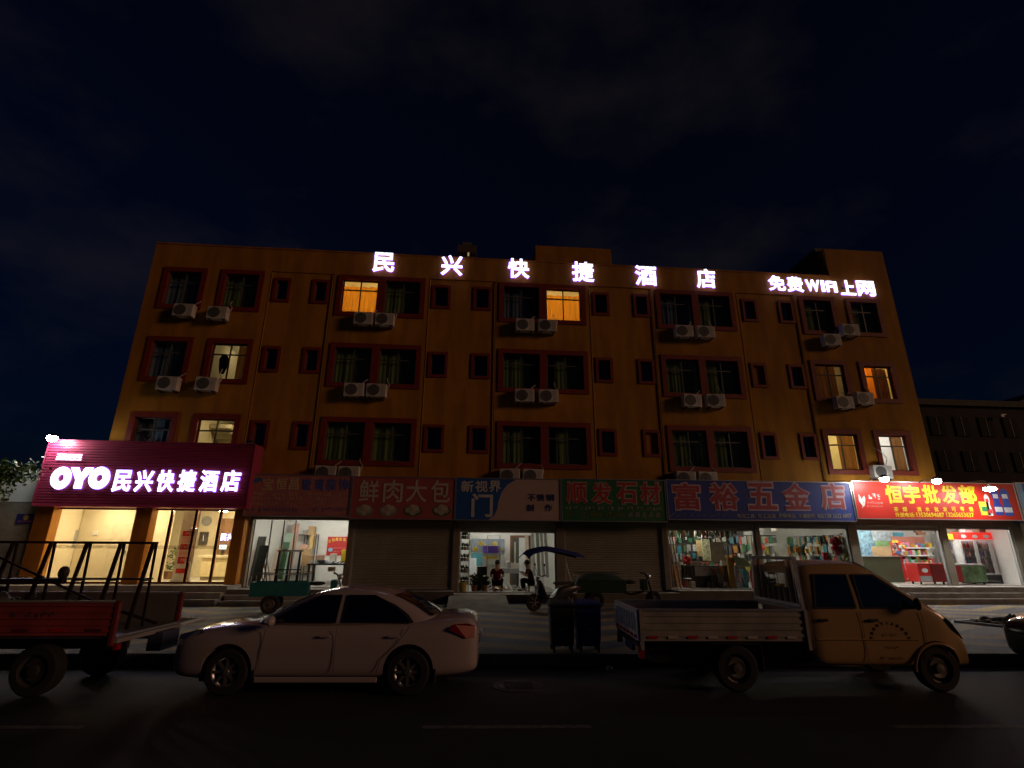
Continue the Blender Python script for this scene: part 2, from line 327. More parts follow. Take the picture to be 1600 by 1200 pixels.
PAIRS = {'A1': (-13.19, -11.41), 'A2': (-10.84, -9.04), 'C': (-5.92, -2.14), 'E': (1.12, 5.02), 'G': (8.28, 11.98), 'I1': (15.17, 16.94), 'I2': (17.5, 19.22)}
BAYS = {'B': (-8.8, -6.12), 'D': (-2.0, .97), 'F': (5.16, 8.10), 'H': (12.12, 14.98)}
SMALL = {'B': ((-8.62, -7.9), (-7.0, -6.28)), 'D': ((-1.84, -1.02), (-.02, .78)), 'F': ((5.36, 6.12), (7.24, 7.98)), 'H': ((12.38, 13.1), (14.14, 14.88))}
SZ = [5.72+3.17*k for k in range(3)]; SH = 1.14
holes = [(a, b, z, z+WH) for a, b in PAIRS.values() for z in ZB] + [(a, b, 4.0, 13.5) for a, b in BAYS.values()]
g = MB(); wall(g, X0, X1, 4.5, ZR, 0, holes)
g.quad((X0, 0, 4.5), (X0, 12, 4.5), (X0, 12, ZR), (X0, 0, ZR)); g.quad((X1, 12, 4.5), (X1, 0, 4.5), (X1, 0, ZR), (X1, 12, ZR)); g.quad((X1, 12, 0), (X0, 12, 0), (X0, 12, ZR), (X1, 12, ZR))
g.quad((X0, .22, ZR-.6), (X1, .22, ZR-.6), (X1, .22, ZR), (X0, .22, ZR)); g.quad((X0, 0, ZR), (X1, 0, ZR), (X1, .22, ZR), (X0, .22, ZR)); g.quad((X0, .22, ZR-.6), (X1, .22, ZR-.6), (X1, 12, ZR-.6), (X0, 12, ZR-.6))
for a, b in BAYS.values():
    g.quad((a, 0, 4.0), (a, .04, 4.0), (a, .04, 13.5), (a, 0, 13.5)); g.quad((b, .04, 4.0), (b, 0, 4.0), (b, 0, 13.5), (b, .04, 13.5)); g.quad((a, 0, 13.5), (b, 0, 13.5), (b, .04, 13.5), (a, .04, 13.5))
g.build('wall', ORANGE, hotel, fix=False)
for k, (a, b) in BAYS.items():
    g = MB(); wall(g, a, b, 4.0, 13.5, .04, [(p, q, z, z+SH) for p, q in SMALL[k] for z in SZ]); g.build('recessed_wall_bay', ORANGE, hotel, fix=False)
    for x in (a+.05, b-.05):
        g = MB(); g.tube((x, .012, 4.4), (x, .012, 13.45), .022, 8)
        for z in (5, 7, 9, 11, 13): g.tube((x, .012, z), (x, .012, z+.06), .027, 8)
        g.build('drain_pipe', mat('drain_pipe', (.36, .16, .02), .7), hotel)
# coping along the parapet, stair tower, plant room
g = MB(); g.box(X0-.03, 16.9, -.03, .25, ZR+.003, ZR+.07); g.build('coping', ORANGE2, hotel)
g = MB(); g.box(16.98, X1-.004, .004, 4.2, ZR+.002, 16.12); g.build('stair_tower', ORANGE, hotel)
g = MB(); g.box(16.7, X1+.12, .25, 4.5, 16.123, 16.3); g.build('tower_roof_slab', DARKCONC, hotel)
g = MB(); g.prism([(14.9, ZR-.59), (16.975, ZR-.59), (16.975, 16.1)], .6, 3.2); g.build('stair_roof', DARKCONC, hotel)
g = MB(); g.box(3.3, 7.55, 4, 7, ZR-.6, 18.05); g.build('plant_room', ORANGE, hotel)

def frame_bars(mb, x0, x1, z0, z1, Y, d, w, vs=(), hs=()):
    mb.box(x0, x0+w, Y, Y+d, z0, z1); mb.box(x1-w, x1, Y, Y+d, z0, z1); mb.box(x0+w, x1-w, Y, Y+d, z0, z0+w); mb.box(x0+w, x1-w, Y, Y+d, z1-w, z1)
    for v in vs: mb.box(v-w/2, v+w/2, Y+.002, Y+d-.002, z0+w, z1-w)
    for h in hs: mb.box(x0+w, x1-w, Y+.004, Y+d-.004, h-w/2, h+w/2)
def curtain(x0, x1, z0, z1, Y, m, parent, waves=None, seed=0):
    r = random.Random(seed); n = max(10, int((x1-x0)*40)); g = MB(); ph = r.uniform(0, 6); wv = waves or r.uniform(26, 38)
    vs = []; nz_ = 5
    for j in range(nz_+1):
        t = j/nz_; z = z1+(z0-z1)*t
        for i in range(n+1):
            x = x0+(x1-x0)*i/n; amp = (.014 if waves is None else .028)*(.5+.6*t)
            vs.append((x, Y+amp*math.sin(x*wv+ph+.7*math.sin(x*9))+amp*.4*math.sin(x*wv*2.3), z+(.015*math.sin(x*wv*.5) if j == 0 else 0)))
    fs = [(j*(n+1)+i, j*(n+1)+i+1, (j+1)*(n+1)+i+1, (j+1)*(n+1)+i) for j in range(nz_) for i in range(n)]
    g.add(vs, fs); return g.build('curtain', m, parent, smooth=True, fix=False)
def panes(x0, x1, z0, z1, Y, xs, zs, parent, m):
    X = [x0, *xs, x1]; Z = [z0, *zs, z1]
    for a, b in zip(X, X[1:]):
        for c, d in zip(Z, Z[1:]):
            g = MB(); g.quad((a, Y, c), (b, Y, c), (b, Y, d), (a, Y, d)); g.build('pane', m, parent, fix=False)
def room(x0, x1, Y0, Y1, z0, z1, wm, fm, parent, cm=None):
    g = MB(); g.cur = 0
    g.quad((x0, Y0, z0), (x0, Y1, z0), (x0, Y1, z1), (x0, Y0, z1)); g.quad((x1, Y1, z0), (x1, Y0, z0), (x1, Y0, z1), (x1, Y1, z1)); g.quad((x0, Y1, z0), (x1, Y1, z0), (x1, Y1, z1), (x0, Y1, z1))
    g.cur = 1; g.quad((x0, Y0, z0), (x1, Y0, z0), (x1, Y1, z0), (x0, Y1, z0))
    g.cur = 2; g.quad((x0, Y0, z1), (x0, Y1, z1), (x1, Y1, z1), (x1, Y0, z1))
    return g.build('room', [wm, fm, cm or wm], parent, fix=False)
def room_front(x0, x1, z0, z1, Y, hole, parent, m):     # inner face of the front wall, so that room light leaves by the window alone
    g = MB(); wall(g, x0, x1, z0, z1, Y, [hole]); return g.build('room_front', m, parent, fix=False)
LAMPC = {}
def ceiling_lamp(x, y, z, c, s, lab, r=.16):
    k = 'lamp_%g_%g_%g_%g' % (*c, s)
    t = thing('ceiling_lamp', lab, 'lamp', (x, y, z))
    g = MB(); g.lathe([(r*.9, 0), (r*.95, -.03)], (x, y, z), n=16); g.build('base', PWHITE, t)
    g = MB(); g.lathe([(r*.9, -.031), (r, -.05), (r*.8, -.085), (r*.35, -.10)], (x, y, z), n=16); g.build('diffuser', glow(k, c, s), t, smooth=True)
def tube_lamp(x, y, z, ln, c, s, lab, axis='x'):
    k = 'tube_%g_%g_%g_%g' % (*c, s); dx, dy = (ln/2, 0) if axis == 'x' else (0, ln/2)
    t = thing('fluorescent_lamp', lab, 'lamp', (x, y, z))
    g = MB(); g.box(x-dx-.03, x+dx+.03, y-dy-.03, y+dy+.03, z-.045, z-.002); g.build('batten', PWHITE, t)
    g = MB(); g.tube((x-dx, y-dy, z-.075), (x+dx, y+dy, z-.075), .028, 8); g.build('tube', glow(k, c, s), t)

FLOORN = ['first', 'second', 'top']
LIT = {('C', 2, 0): 'cur', ('E', 2, 1): 'cur', ('A2', 1, 0): 'half', ('A2', 0, 0): 'stair', ('I1', 1, 0): 'dim', ('I2', 1, 0): 'glow', ('I1', 0, 0): 'yel', ('I2', 0, 0): 'wht'}
for key, (a, b) in PAIRS.items():
    for k, z in enumerate(ZB):
        pair = key in 'CEG'; sw, st, sb = .21, .20, .19
        xm = (a+b)/2; ins = [(a+sw, xm-.16), (xm+.16, b-sw)] if pair else [(a+sw, b-sw)]
        g = MB(); y0, y1 = -.05, .17
        g.box(a, a+sw, y0, y1, z, z+WH); g.box(b-sw, b, y0, y1, z, z+WH); g.box(a+sw, b-sw, y0, y1, z, z+sb); g.box(a+sw, b-sw, y0, y1, z+WH-st, z+WH)
        if pair: g.box(xm-.16, xm+.16, y0, y1, z+sb, z+WH-st)
        sur = g.build('window_surround', REDTRIM, hotel)
        for i, (p, q) in enumerate(ins):
            c0, c1 = z+sb, z+WH-st; tr = c0+(c1-c0)*.70; lit = LIT.get((key, k, i))
            g = MB(); xc = (p+q)/2; frame_bars(g, p, q, c0, c1, .09, .06, .05, (xc,), (tr,)); wf = g.build('window', ALUD if lit else ALUW, hotel)  # frames of lit windows coloured darker, painting in their silhouette
            panes(p+.05, q-.05, c0+.05, c1-.05, .12, (xc,), (tr,), wf, GLASS)
            sd_ = hash((key, k, i)) % 1000 if False else (ord(key[0])*31+k*7+i*3+len(key)*11)
            Yc = .32
            if not lit:
                cm_ = CURTB if (key == 'A1' or (key in 'EG' and k == 2 and i == 0)) else CURTG
                mode = (0, 1, 0, 3, 2, 0, 3)[sd_ % 7]
                if mode == 0: curtain(p-.05, q+.05, c0-.05, c1+.02, Yc, cm_, wf, seed=sd_)
                elif mode == 1: curtain(p-.05, p+(q-p)*.74, c0-.05, c1+.02, Yc, cm_, wf, seed=sd_)
                elif mode == 2: curtain(p+(q-p)*.22, q+.05, c0-.05, c1+.02, Yc, cm_, wf, seed=sd_)
                else: curtain(p-.05, p+(q-p)*.46, c0-.05, c1+.02, Yc, cm_, wf, seed=sd_); curtain(p+(q-p)*.54, q+.05, c0-.05, c1+.02, Yc, cm_, wf, seed=sd_+1)
                continue
            rx0, rx1 = p-.25, q+.25; rz0, rz1 = z-.55, z+WH+.35
            wallm = {'cur': CREAM, 'dim': CREAM, 'glow': CREAM}.get(lit, WHITEW if lit == 'wht' else CREAM)
            room(rx0, rx1, .175, 3.6, rz0, rz1, wallm, FLOORT, hotel, WHITEW); room_front(rx0, rx1, rz0, rz1, .176, (p-.02, q+.02, c0-.02, c1+.02), hotel, wallm)
            nm = {'A2': 'left end', 'C': 'second bay', 'E': 'third bay', 'I1': 'right end', 'I2': 'last'}[key]
            lab = 'ceiling lamp in the lit %s floor room at the %s' % (FLOORN[k], nm)
            if lit == 'cur':
                curtain(p-.1, q+.1, c0-.1, c1-.17, Yc, CURTO, wf, seed=sd_, waves=30); ceiling_lamp(xc, 2.6, rz1, (1, .66, .24), 240, lab)
            elif lit == 'half':
                curtain(p+(q-p)*.66, q+.06, c0-.05, c1+.02, Yc, CURTN, wf, seed=sd_); ceiling_lamp(xc-.2, 2.2, rz1, (1, .82, .48), 22, lab)
                g = MB(); cx = p+.42; g.prism([(cx-.10, c0+.32), (cx+.06, c0+.30), (cx+.14, c0+.55), (cx+.17, c0+.95), (cx+.10, c0+1.10), (cx-.12, c0+1.10), (cx-.19, c0+.95), (cx-.16, c0+.6)], .24, .30)
                g.single('hanging_garment', cloth('dark_garment', (.03, .028, .03), .05), 'dark garment hanging inside the lit second floor window at left', 'garment')
            elif lit == 'stair':
                ceiling_lamp(q-.35, .9, rz1-.12, (1, .80, .45), 80, lab, .12)
                g = MB()
                for s in range(7): g.box(rx0+.02, rx0+.9, 2.9-.25*s, 3.15-.25*s, rz0+1.2+.17*s, rz0+1.37+.17*s)
                g.build('stair_flight', mat('stair_paint', (.5, .44, .32), .7), hotel)
            elif lit == 'dim':
                curtain(p-.06, q-.17, c0-.05, c1+.02, Yc, CURTN, wf, seed=sd_, waves=22); ceiling_lamp(xc, 1.9, rz1, (1, .66, .28), 20, lab)
            elif lit == 'glow':
                curtain(p-.06, xc-.02, c0-.05, c1+.02, Yc, cloth('bright_orange_curtain', (.95, .3, .03), .7), wf, seed=sd_, waves=18); curtain(xc, q+.06, c0-.05, c1+.02, Yc+.05, cloth('heavy_curtain', (.3, .13, .05), .15), wf, seed=sd_+2)
                ceiling_lamp(p+.35, 1.2, rz1, (1, .62, .22), 75, lab)
            elif lit == 'yel':
                curtain(p+(q-p)*.48, q+.06, c0-.05, c1+.02, Yc, CURTN, wf, seed=sd_, waves=20); ceiling_lamp(xc-.3, 1.7, rz1, (1, .76, .33), 110, lab)
            elif lit == 'wht':
                curtain(p+(q-p)*.62, q+.06, c0-.05, c1+.02, Yc, CURTN, wf, seed=sd_, waves=20); ceiling_lamp(xc-.2, 1.7, rz1, (1, .88, .82), 130, lab)
for key in SMALL:
    for j, (a, b) in enumerate(SMALL[key]):
        for k, z in enumerate(SZ):
            sw = .12; g = MB(); y0, y1 = -.01, .2
            g.box(a, a+sw, y0, y1, z, z+SH); g.box(b-sw, b, y0, y1, z, z+SH); g.box(a+sw, b-sw, y0, y1, z, z+sw); g.box(a+sw, b-sw, y0, y1, z+SH-sw, z+SH)
            g.build('window_surround', REDTRIM, hotel)
            p, q, c0, c1 = a+sw, b-sw, z+sw, z+SH-sw
            if (key, j, k) in (('H', 0, 1), ('F', 1, 0)):
                g = MB(); g.box(p, q, .13, .2, c0, c1); g.build('blocked_window', ORANGE, hotel); continue
            g = MB(); frame_bars(g, p, q, c0, c1, .15, .05, .035); wf = g.build('window', ALUW, hotel)
            panes(p+.035, q-.035, c0+.035, c1-.035, .175, (), (), wf, glass('bathroom_glass', (.30, .38, .48), .22, .12))

# air conditioners hung below the windows
ACS = [('A', 2, 0, -11.90, 11.34), ('A', 2, 1, -10.55, 11.28), ('A', 1, 0, -11.91, 8.18), ('A', 1, 1, -10.46, 8.20), ('C', 2, 0, -4.62, 11.29), ('C', 2, 1, -3.74, 11.29), ('C', 1, 0, -4.71, 8.14), ('C', 1, 1, -3.82, 8.14),
       ('E', 2, 0, 2.24, 11.29), ('E', 2, 1, 3.22, 11.30), ('E', 1, 0, 2.23, 8.11), ('E', 1, 1, 3.22, 8.11), ('G', 2, 0, 9.35, 11.29), ('G', 2, 1, 10.32, 11.30), ('G', 1, 0, 9.37, 8.10), ('G', 1, 1, 10.42, 8.13),
       ('I', 2, 0, 16.24, 11.16), ('I', 2, 1, 17.20, 11.68), ('I', 1, 0, 16.24, 8.22), ('I', 1, 1, 17.20, 8.43), ('C', 0, 0, -5.47, 4.78), ('C', 0, 1, -4.6, 4.78), ('E', 0, 0, 1.64, 4.8), ('E', 0, 1, 2.53, 4.8), ('G', 0, 0, 8.80, 4.82), ('G', 0, 1, 9.70, 4.82), ('I', 0, 1, 17.36, 5.22)]
BAYN = {'A': 'first', 'C': 'second', 'E': 'third', 'G': 'fourth', 'I': 'fifth'}
ROWN = ['first floor window', 'second floor window', 'top floor window']
def ac_meshes():
    g = MB(); g.box(-.40, .40, -.30, 0, 0, .55); a = g.mesh('casing', ACW)
    g = MB(); g.lathe([(.235, -.012), (.235, .004), (.21, .004), (.21, -.002)], (-.10, -.304, .275), 'y', 24)
    for r in (.05, .10, .15, .195): g.lathe([(r+.006, -.010), (r+.006, -.003), (r-.006, -.003)], (-.10, -.304, .275), 'y', 20)
    for k in range(6): an = math.pi*k/6; g.bar((-.10-.2*math.cos(an), -.316, .275-.2*math.sin(an)), (-.10+.2*math.cos(an), -.316, .275+.2*math.sin(an)), .008, .006)
    b = g.mesh('fan_grille', ACG)
    g = MB(); g.box(.19, .37, -.305, -.3005, .05, .5); c = g.mesh('side_panel', mat('ac_panel', (.48, .46, .43), .6))
    d = []
    for x in (-.27, .27): g = MB(); g.prism([(-.30, -.003), (.30, -.003), (.30, -.33), (.26, -.33), (.24, -.07), (-.28, -.045)], x-.02, x+.02, 'x'); d.append(g.mesh('bracket', IRON))
    return a, b, c, *d
acm = ac_meshes()
for bay, rw, i, x, z in ACS:
    zc = z-.275
    lab = 'air conditioner, %s of the two under the %s in bay %s from left' % ('left' if i == 0 else 'right', ROWN[rw], BAYN[bay])
    if rw == 0: lab = 'air conditioner half hidden by the signs, %s, first floor, bay %s from left' % ('left' if i == 0 else 'right', BAYN[bay])
    yy = -.36 if rw else -.32
    t = thing('air_conditioner', lab, 'air conditioner', (x, yy+.28, zc), group='air conditioners hung on the facade', local=True)
    for nm, me in zip(('casing', 'fan_grille', 'side_panel', 'bracket', 'bracket'), acm):
        o = bpy.data.objects.new(nm, me); col.objects.link(o); o.parent = t
        t.rotation_euler = (0, rad(((int(x*77)+rw*5) % 7-3)*.55), rad(((int(x*53)+rw*3) % 5-2)*1.2))
        if nm == 'casing': bev(o, .02)
    r = random.Random(int(x*100)+rw); sx = 1 if i else -1; h = r.uniform(.75, 1.05); xx = .36
    pts = [(xx, -.1, .3), (xx+.09, -.12, .42), (xx+.10*sx, -.05, .6), (xx-.08*sx+.05, 0, .8), (xx-.02, .1, h), (xx-.1, .3, h+.08)]
    if bay == 'I' and rw == 0: pts = [(.0, .1, .5), (.32, -.1, .62), (.40, -.12, .9), (.22, -.05, 1.2), (-.05, .1, 1.42), (-.2, .3, 1.45)]
    sm = []
    for k in range(len(pts)-1):
        for q in range(3):
            u = q/3; sm.append(Vector(pts[k])*(1-u)+Vector(pts[k+1])*u)
    sm.append(Vector(pts[-1])); g = MB(); g.path(sm, .018, 6); g.build('pipe', mat('pipe_wrap', (.5, .48, .44), .7), t, smooth=True)

# ---------------------------------------------------------------- ground floor
SEC = [(-15.6, -8.05, .78), (-8.05, -4.38, .66), (-4.38, -.40, .58), (-.40, 3.65, .48), (3.65, 7.85, .52), (7.85, 15.75, .60), (15.75, 24.2, .74)]
OPEN = {'lobby': (-14.78, -8.5, .785, 3.40), 'glass': (-7.98, -4.47, .665, 3.05), 'bun': (-4.27, -.50, .585, 3.05), 'door': (-.28, 3.48, .485, 3.05), 'stone': (3.80, 7.72, .525, 3.08),
        'hard1': (7.92, 11.58, .605, 3.05), 'hard2': (11.75, 15.56, .605, 3.05), 'mart1': (15.93, 19.60, .745, 3.07), 'mart2': (19.88, 22.85, .745, 3.07)}
g = MB(); wall(g, -8.1, GX1, ZP-.02, 4.6, 0, [v for k, v in OPEN.items() if k != 'lobby'])
for k, (a, b, c0, c1) in OPEN.items():
    if k == 'lobby': continue
    d = .22; g.quad((a, 0, c0), (a, d, c0), (a, d, c1), (a, 0, c1)); g.quad((b, d, c0), (b, 0, c0), (b, 0, c1), (b, d, c1)); g.quad((a, 0, c1), (a, d, c1), (b, d, c1), (b, 0, c1))
g.quad((GX1, 0, 0), (GX1, 12, 0), (GX1, 12, 4.6), (GX1, 0, 4.6)); g.quad((GX0, 12, 0), (GX0, -.1, 0), (GX0, -.1, 4.6), (GX0, 12, 4.6))
g.quad((X1, 0, 4.6), (GX1, 0, 4.6), (GX1, 12, 4.6), (X1, 12, 4.6)); g.quad((GX0, -.1, 4.6), (X0, -.1, 4.6), (X0, 12, 4.6), (GX0, 12, 4.6)); g.quad((GX1, 12, 0), (GX0, 12, 0), (GX0, 12, 4.6), (GX1, 12, 4.6))
g.build('shop_wall', mat('shop_wall', (.22, .19, .14), .85, var=.2, scale=1.5, bump=.2), hotel, fix=False)
g = MB(); g.box(GX0, -8.1, -.1, .05, 3.405, 4.58); g.build('lobby_lintel', ORANGE2, hotel)
for a, b in ((-15.38, -14.78), (-11.98, -11.42), (-8.52, -8.12)):
    g = MB(); g.box(a, b, -.42, .0 if b < -8.2 else -.002, .781, 3.403); bev(g.build('column', ORANGE2, hotel), .02)
# landings, steps
pl = bpy.data.objects.new('shop_plinth', None); col.objects.link(pl); pl['kind'] = 'structure'
for i, (a, b, z) in enumerate(SEC):
    e = -1.2 if i in (0, 1, 6) else -1.0
    g = MB(); g.box(a, b, e, 6.0, ZP-.05, z); g.build('landing', CONC if i in (0, 6) else DARKCONC, pl)
    g = MB(); g.box(a+.003, b-.003, e-.02, e+.28, z+.002, z+.022); g.build('nosing', mat('stone_nosing', (.48, .46, .42), .6, var=.12), pl)
def steps(x0, x1, z, e, lab):
    t = thing('entrance_steps', lab, 'steps', ((x0+x1)/2, e-.3, ZP)); h = (z-ZP)/3
    for k in (1, 2):
        g = MB(); g.box(x0, x1, e-.32*k, e-.32*(k-1)-.021, ZP-.01, z-h*k); o = g.build('step', CONC, t)
        g = MB(); g.box(x0-.01, x1+.01, e-.32*k-.015, e-.32*k+.06, z-h*k+.001, z-h*k+.016); g.build('edge', mat('stone_nosing', (.48, .46, .42), .6), o)
steps(-15.5, -8.1, .78, -1.2, 'wide stone steps up to the glass hotel lobby doors')
steps(-7.95, -4.45, .66, -1.2, 'dark concrete steps up to the glass cutting shop')
steps(15.85, 24.0, .74, -1.2, 'pale stone steps up to the red signed grocery')
t = thing('concrete_ramp', 'small concrete ramp up to the door and window workshop', 'ramp', (.45, -2.0, ZP))
g = MB(); g.prism([(-1.02, ZP), (-1.02, .476), (-3.6, ZP+.01), (-3.6, ZP)], -.55, 1.45, 'x'); g.build('slab', mat('ramp_concrete', (.26, .24, .18), .9, var=.3, scale=2, bump=.3), t)

# roller shutters
def shutter(nm, z0, z1, lab, Y=.10, gap=.09):
    a, b, c0, c1 = OPEN[nm]; z1 = min(z1, c1-.004)
    t = thing('roller_shutter', lab, 'shutter', ((a+b)/2, Y, z0))
    n = max(1, round((z1-z0)/gap)); gap = (z1-z0)/n
    for i in range(n):
        zz = z0+i*gap; g = MB()
        g.add([(a+.06, Y, zz), (a+.06, Y-.018, zz+.02), (a+.06, Y-.018, zz+gap-.025), (a+.06, Y, zz+gap-.004), (b-.06, Y, zz), (b-.06, Y-.018, zz+.02), (b-.06, Y-.018, zz+gap-.025), (b-.06, Y, zz+gap-.004)], [(0, 4, 5, 1), (1, 5, 6, 2), (2, 6, 7, 3)])
        g.add([(a+.06, Y, zz+gap-.004), (b-.06, Y, zz+gap-.004), (b-.06, Y+.004, zz+gap), (a+.06, Y+.004, zz+gap)], [(0, 1, 2, 3)])
        g.build('slat', SHUT, t, fix=False)
    for x in (a+.001, b-.061):
        g = MB(); g.box(x, x+.06, Y-.05, Y+.04, c0+.002, c1-.002); g.build('guide_rail', STEEL if False else PGREY, t)
    g = MB(); g.box(a+.061, b-.061, Y-.03, Y+.03, z0-.06, z0-.001); g.build('bottom_bar', PGREY, t)
shutter('bun', .66, 3.2, 'closed roller shutter under the red meat bun sign')
shutter('stone', .60, 3.2, 'closed roller shutter under the green stone shop sign')
shutter('door', 2.70, 3.2, 'raised roller shutter under the blue and pale workshop sign', gap=.07)
shutter('hard1', 2.84, 3.2, 'raised roller shutter over the left hardware shop opening', gap=.06)
shutter('hard2', 2.96, 3.2, 'raised roller shutter over the right hardware shop opening', gap=.06)
shutter('mart1', 2.92, 3.2, 'raised roller shutter over the grocery shelves', gap=.06)
shutter('mart2', 3.0, 3.2, 'raised roller shutter over the grocery drinks fridge', gap=.06)

# ---------------------------------------------------------------- signboards
def signboard(lab, x0, x1, z0, z1, Y, pm, cat='signboard', back=-.02, name='shop_signboard'):
    t = thing(name, lab, cat, ((x0+x1)/2, Y, z0))
    g = MB(); g.box(x0, x1, Y, back, z0, z1); g.build('panel', pm, t)
    for a in ((x0-.03, x0, z0-.03, z1+.03), (x1, x1+.03, z0-.03, z1+.03), (x0, x1, z0-.03, z0), (x0, x1, z1, z1+.03)):
        g = MB(); g.box(a[0], a[1], Y-.025, Y+.06, a[2], a[3]); g.build('frame_bar', ALU, t)
    return t
def rect(pxl, pxr, pyt, pyb, Y):
    xm, ym = (pxl+pxr)/2, (pyt+pyb)/2
    return at(pxl, ym, Y).x, at(pxr, ym, Y).x, at(xm, pyb, Y).z, at(xm, pyt, Y).z
def letter(t, ch, pxl, pxr, pyt, pyb, Y, m, bold=.03, dep=.012, outline=None, ob=.035, name='letter'):
    r = rect(pxl, pxr, pyt, pyb, Y); mb = MB(); text(mb, ch, *r, Y, dep, bold); o = mb.build(name, m, t, fix=False)
    if outline:
        w_ = (r[1]-r[0])*ob; mb = MB(); text(mb, ch, r[0]-w_, r[1]+w_, r[2]-w_, r[3]+w_, Y, dep*.6, bold+ob*1.3); mb.build(name+'_outline', outline, o, fix=False)
    return o
def scribble(mb, x0, x1, z0, z1, Y, n, rng, dep=.004, gaps=()):      # rows of print too small and faded to read
    cw = (x1-x0)/n
    for i in range(n):
        if i in gaps: continue
        a = x0+cw*(i+.1); b = x0+cw*(i+.9); s = (z1-z0)
        for k in range(rng.randint(3, 5)):
            if rng.random() < .55: z = z0+s*rng.uniform(.05, .92); mb.box(a+rng.uniform(0, .2)*cw, b-rng.uniform(0, .2)*cw, Y-dep, Y-.0005, z, z+s*.11)
            else: x = rng.uniform(a, b-.12*cw); mb.box(x, x+.12*cw, Y-dep*.9, Y-.0005, z0+s*rng.uniform(0, .35), z1-s*rng.uniform(0, .3))
SY = -.60; LY = SY-.002
rg = random.Random(3)
# 1 glass and decoration shop
t = signboard('faded red glass and decoration shop sign beside the hotel sign', -8.12, -4.40, 3.16, 4.64, SY, mat('faded_red_panel', (.42, .16, .16), .5, var=.2, scale=1.2))
for ch, a, b in (('宝', 410, 427), ('恒', 431, 448), ('昌', 451.5, 467)): letter(t, ch, a, b, 746.5, 765.5, LY, mat('faded_tan_print', (.58, .42, .24), .6), .02)
for ch, a, b in (('玻', 472, 487), ('璃', 492, 506), ('装', 510, 526), ('饰', 530, 546)): letter(t, ch, a, b, 748, 766.5, LY, mat('faded_blue_print', (.08, .11, .42), .6), .03)
g = MB(); r = rect(394, 410, 746, 756, LY); g.prism([(r[0], r[2]), (r[1], (r[2]+r[3])/2), (r[1]-.05, r[3]), (r[0]+.1, r[3]-.03)], LY-.006, LY); g.build('emblem', mat('faded_cyan_print', (.03, .15, .35), .6), t)
for (pa, pb, yt, yb, n, gp) in ((390, 465, 769, 775, 15, (5, 11)), (482, 545, 769.5, 775, 12, (7, 8)), (389, 545, 776.5, 782, 28, (6, 10, 15, 17, 22)), (388, 505, 784, 790, 20, (8, 9, 15))):
    g = MB(); r = rect(pa, pb, yt, yb, LY); scribble(g, *r, LY, n, rg, gaps=gp); o = g.build('small_print', mat('faded_tan_print', (.58, .42, .24), .6), t)
g = MB(); r = rect(455, 480, 783, 791, LY); scribble(g, *r, LY, 4, rg); g.build('small_print', mat('faded_orange_print', (.5, .16, .03), .6), t)
for pa, pb, n in ((386, 466, 15), (488, 545, 12)):
    g = MB(); r = rect(pa, pb, 792.5, 800, LY); scribble(g, *r, LY, n, rg, gaps=(2,)); g.build('small_print', mat('faded_blue_print', (.08, .11, .42), .6), t)
# 2 meat buns
t = signboard('red fresh meat bun shop sign with four plates of buns', -4.32, -.50, 3.09, 4.61, SY, mat('bun_red_panel', (.38, .09, .09), .45, var=.15, scale=1))
for ch, a, b in (('鲜', 561, 592), ('肉', 599, 629), ('大', 634, 667), ('包', 673, 703)): letter(t, ch, a, b, 750, 785, LY, mat('faded_white_print', (.50, .46, .40), .6), .012)
for i, cx in enumerate((569.5, 607, 645, 690)):
    r = rect(cx-15, cx+15, 784, 807, LY); cxx, cz = (r[0]+r[1])/2, (r[2]+r[3])/2; w_, h_ = (r[1]-r[0])/2, (r[3]-r[2])/2
    g = MB(); g.prism([(cxx+w_*math.cos(k*.314), cz-.06+h_*.78*math.sin(k*.314)) for k in range(20)], LY-.004, LY); pt_ = g.build('plate_print', mat('plate_green', (.07, .12, .07), .6) if i > 1 else mat('plate_grey', (.2, .2, .2), .6), t)
    for j, (dx, dz) in enumerate(((-.45, -.05), (.42, -.1), (0, .35), (0, -.4), (-.2, .1), (.3, .22))):
        g = MB(); g.prism([(cxx+dx*w_+w_*.33*math.cos(k*.45), cz-.02+dz*h_+h_*.36*math.sin(k*.45)) for k in range(14)], LY-.006-.001*j, LY-.004); g.build('bun_print', mat('bun_%d' % (j % 3), [(.42, .38, .30), (.36, .31, .24), (.48, .44, .36)][j % 3], .7), pt_)
# 3 doors and windows
t = signboard('blue and pale pink door workshop sign with a curved colour edge', -.43, 3.56, 3.09, 4.63, SY, mat('pale_pink_panel', (.50, .38, .34), .5, var=.1, scale=1))
r0 = at(714, 780, LY); poly = [(-.425, 3.095), (at(763, 811, LY).x, 3.095)] + [(at(px, py, LY).x, at(px, py, LY).z) for px, py in ((772, 806), (777, 795), (779, 783), (784, 769), (793, 757), (806, 749.5))] + [(-.425, 4.625)]
g = MB(); g.prism(poly, LY-.004, LY+.001); g.build('blue_field', mat('sign_blue', (.02, .10, .36), .5, var=.1, scale=1), t)
W1 = mat('white_print', (.55, .55, .55), .6); LY3 = LY-.005
for ch, a, b in (('新', 720, 740), ('视', 742.5, 762), ('界', 764, 783)): letter(t, ch, a, b, 751, 769, LY3, W1, .03)
letter(t, '门', 736.5, 770, 771, 808, LY3, W1, .03)
B1 = mat('dark_blue_print', (.012, .03, .14), .6)
for ch, a, b, c0, c1 in (('不', 824.5, 836.5, 772, 783), ('锈', 838.5, 851, 772, 783), ('钢', 853, 866, 772, 783), ('制', 822.5, 834.5, 788, 799), ('作', 851, 863, 788, 799)): letter(t, ch, a, b, c0, c1, LY, B1, .03)
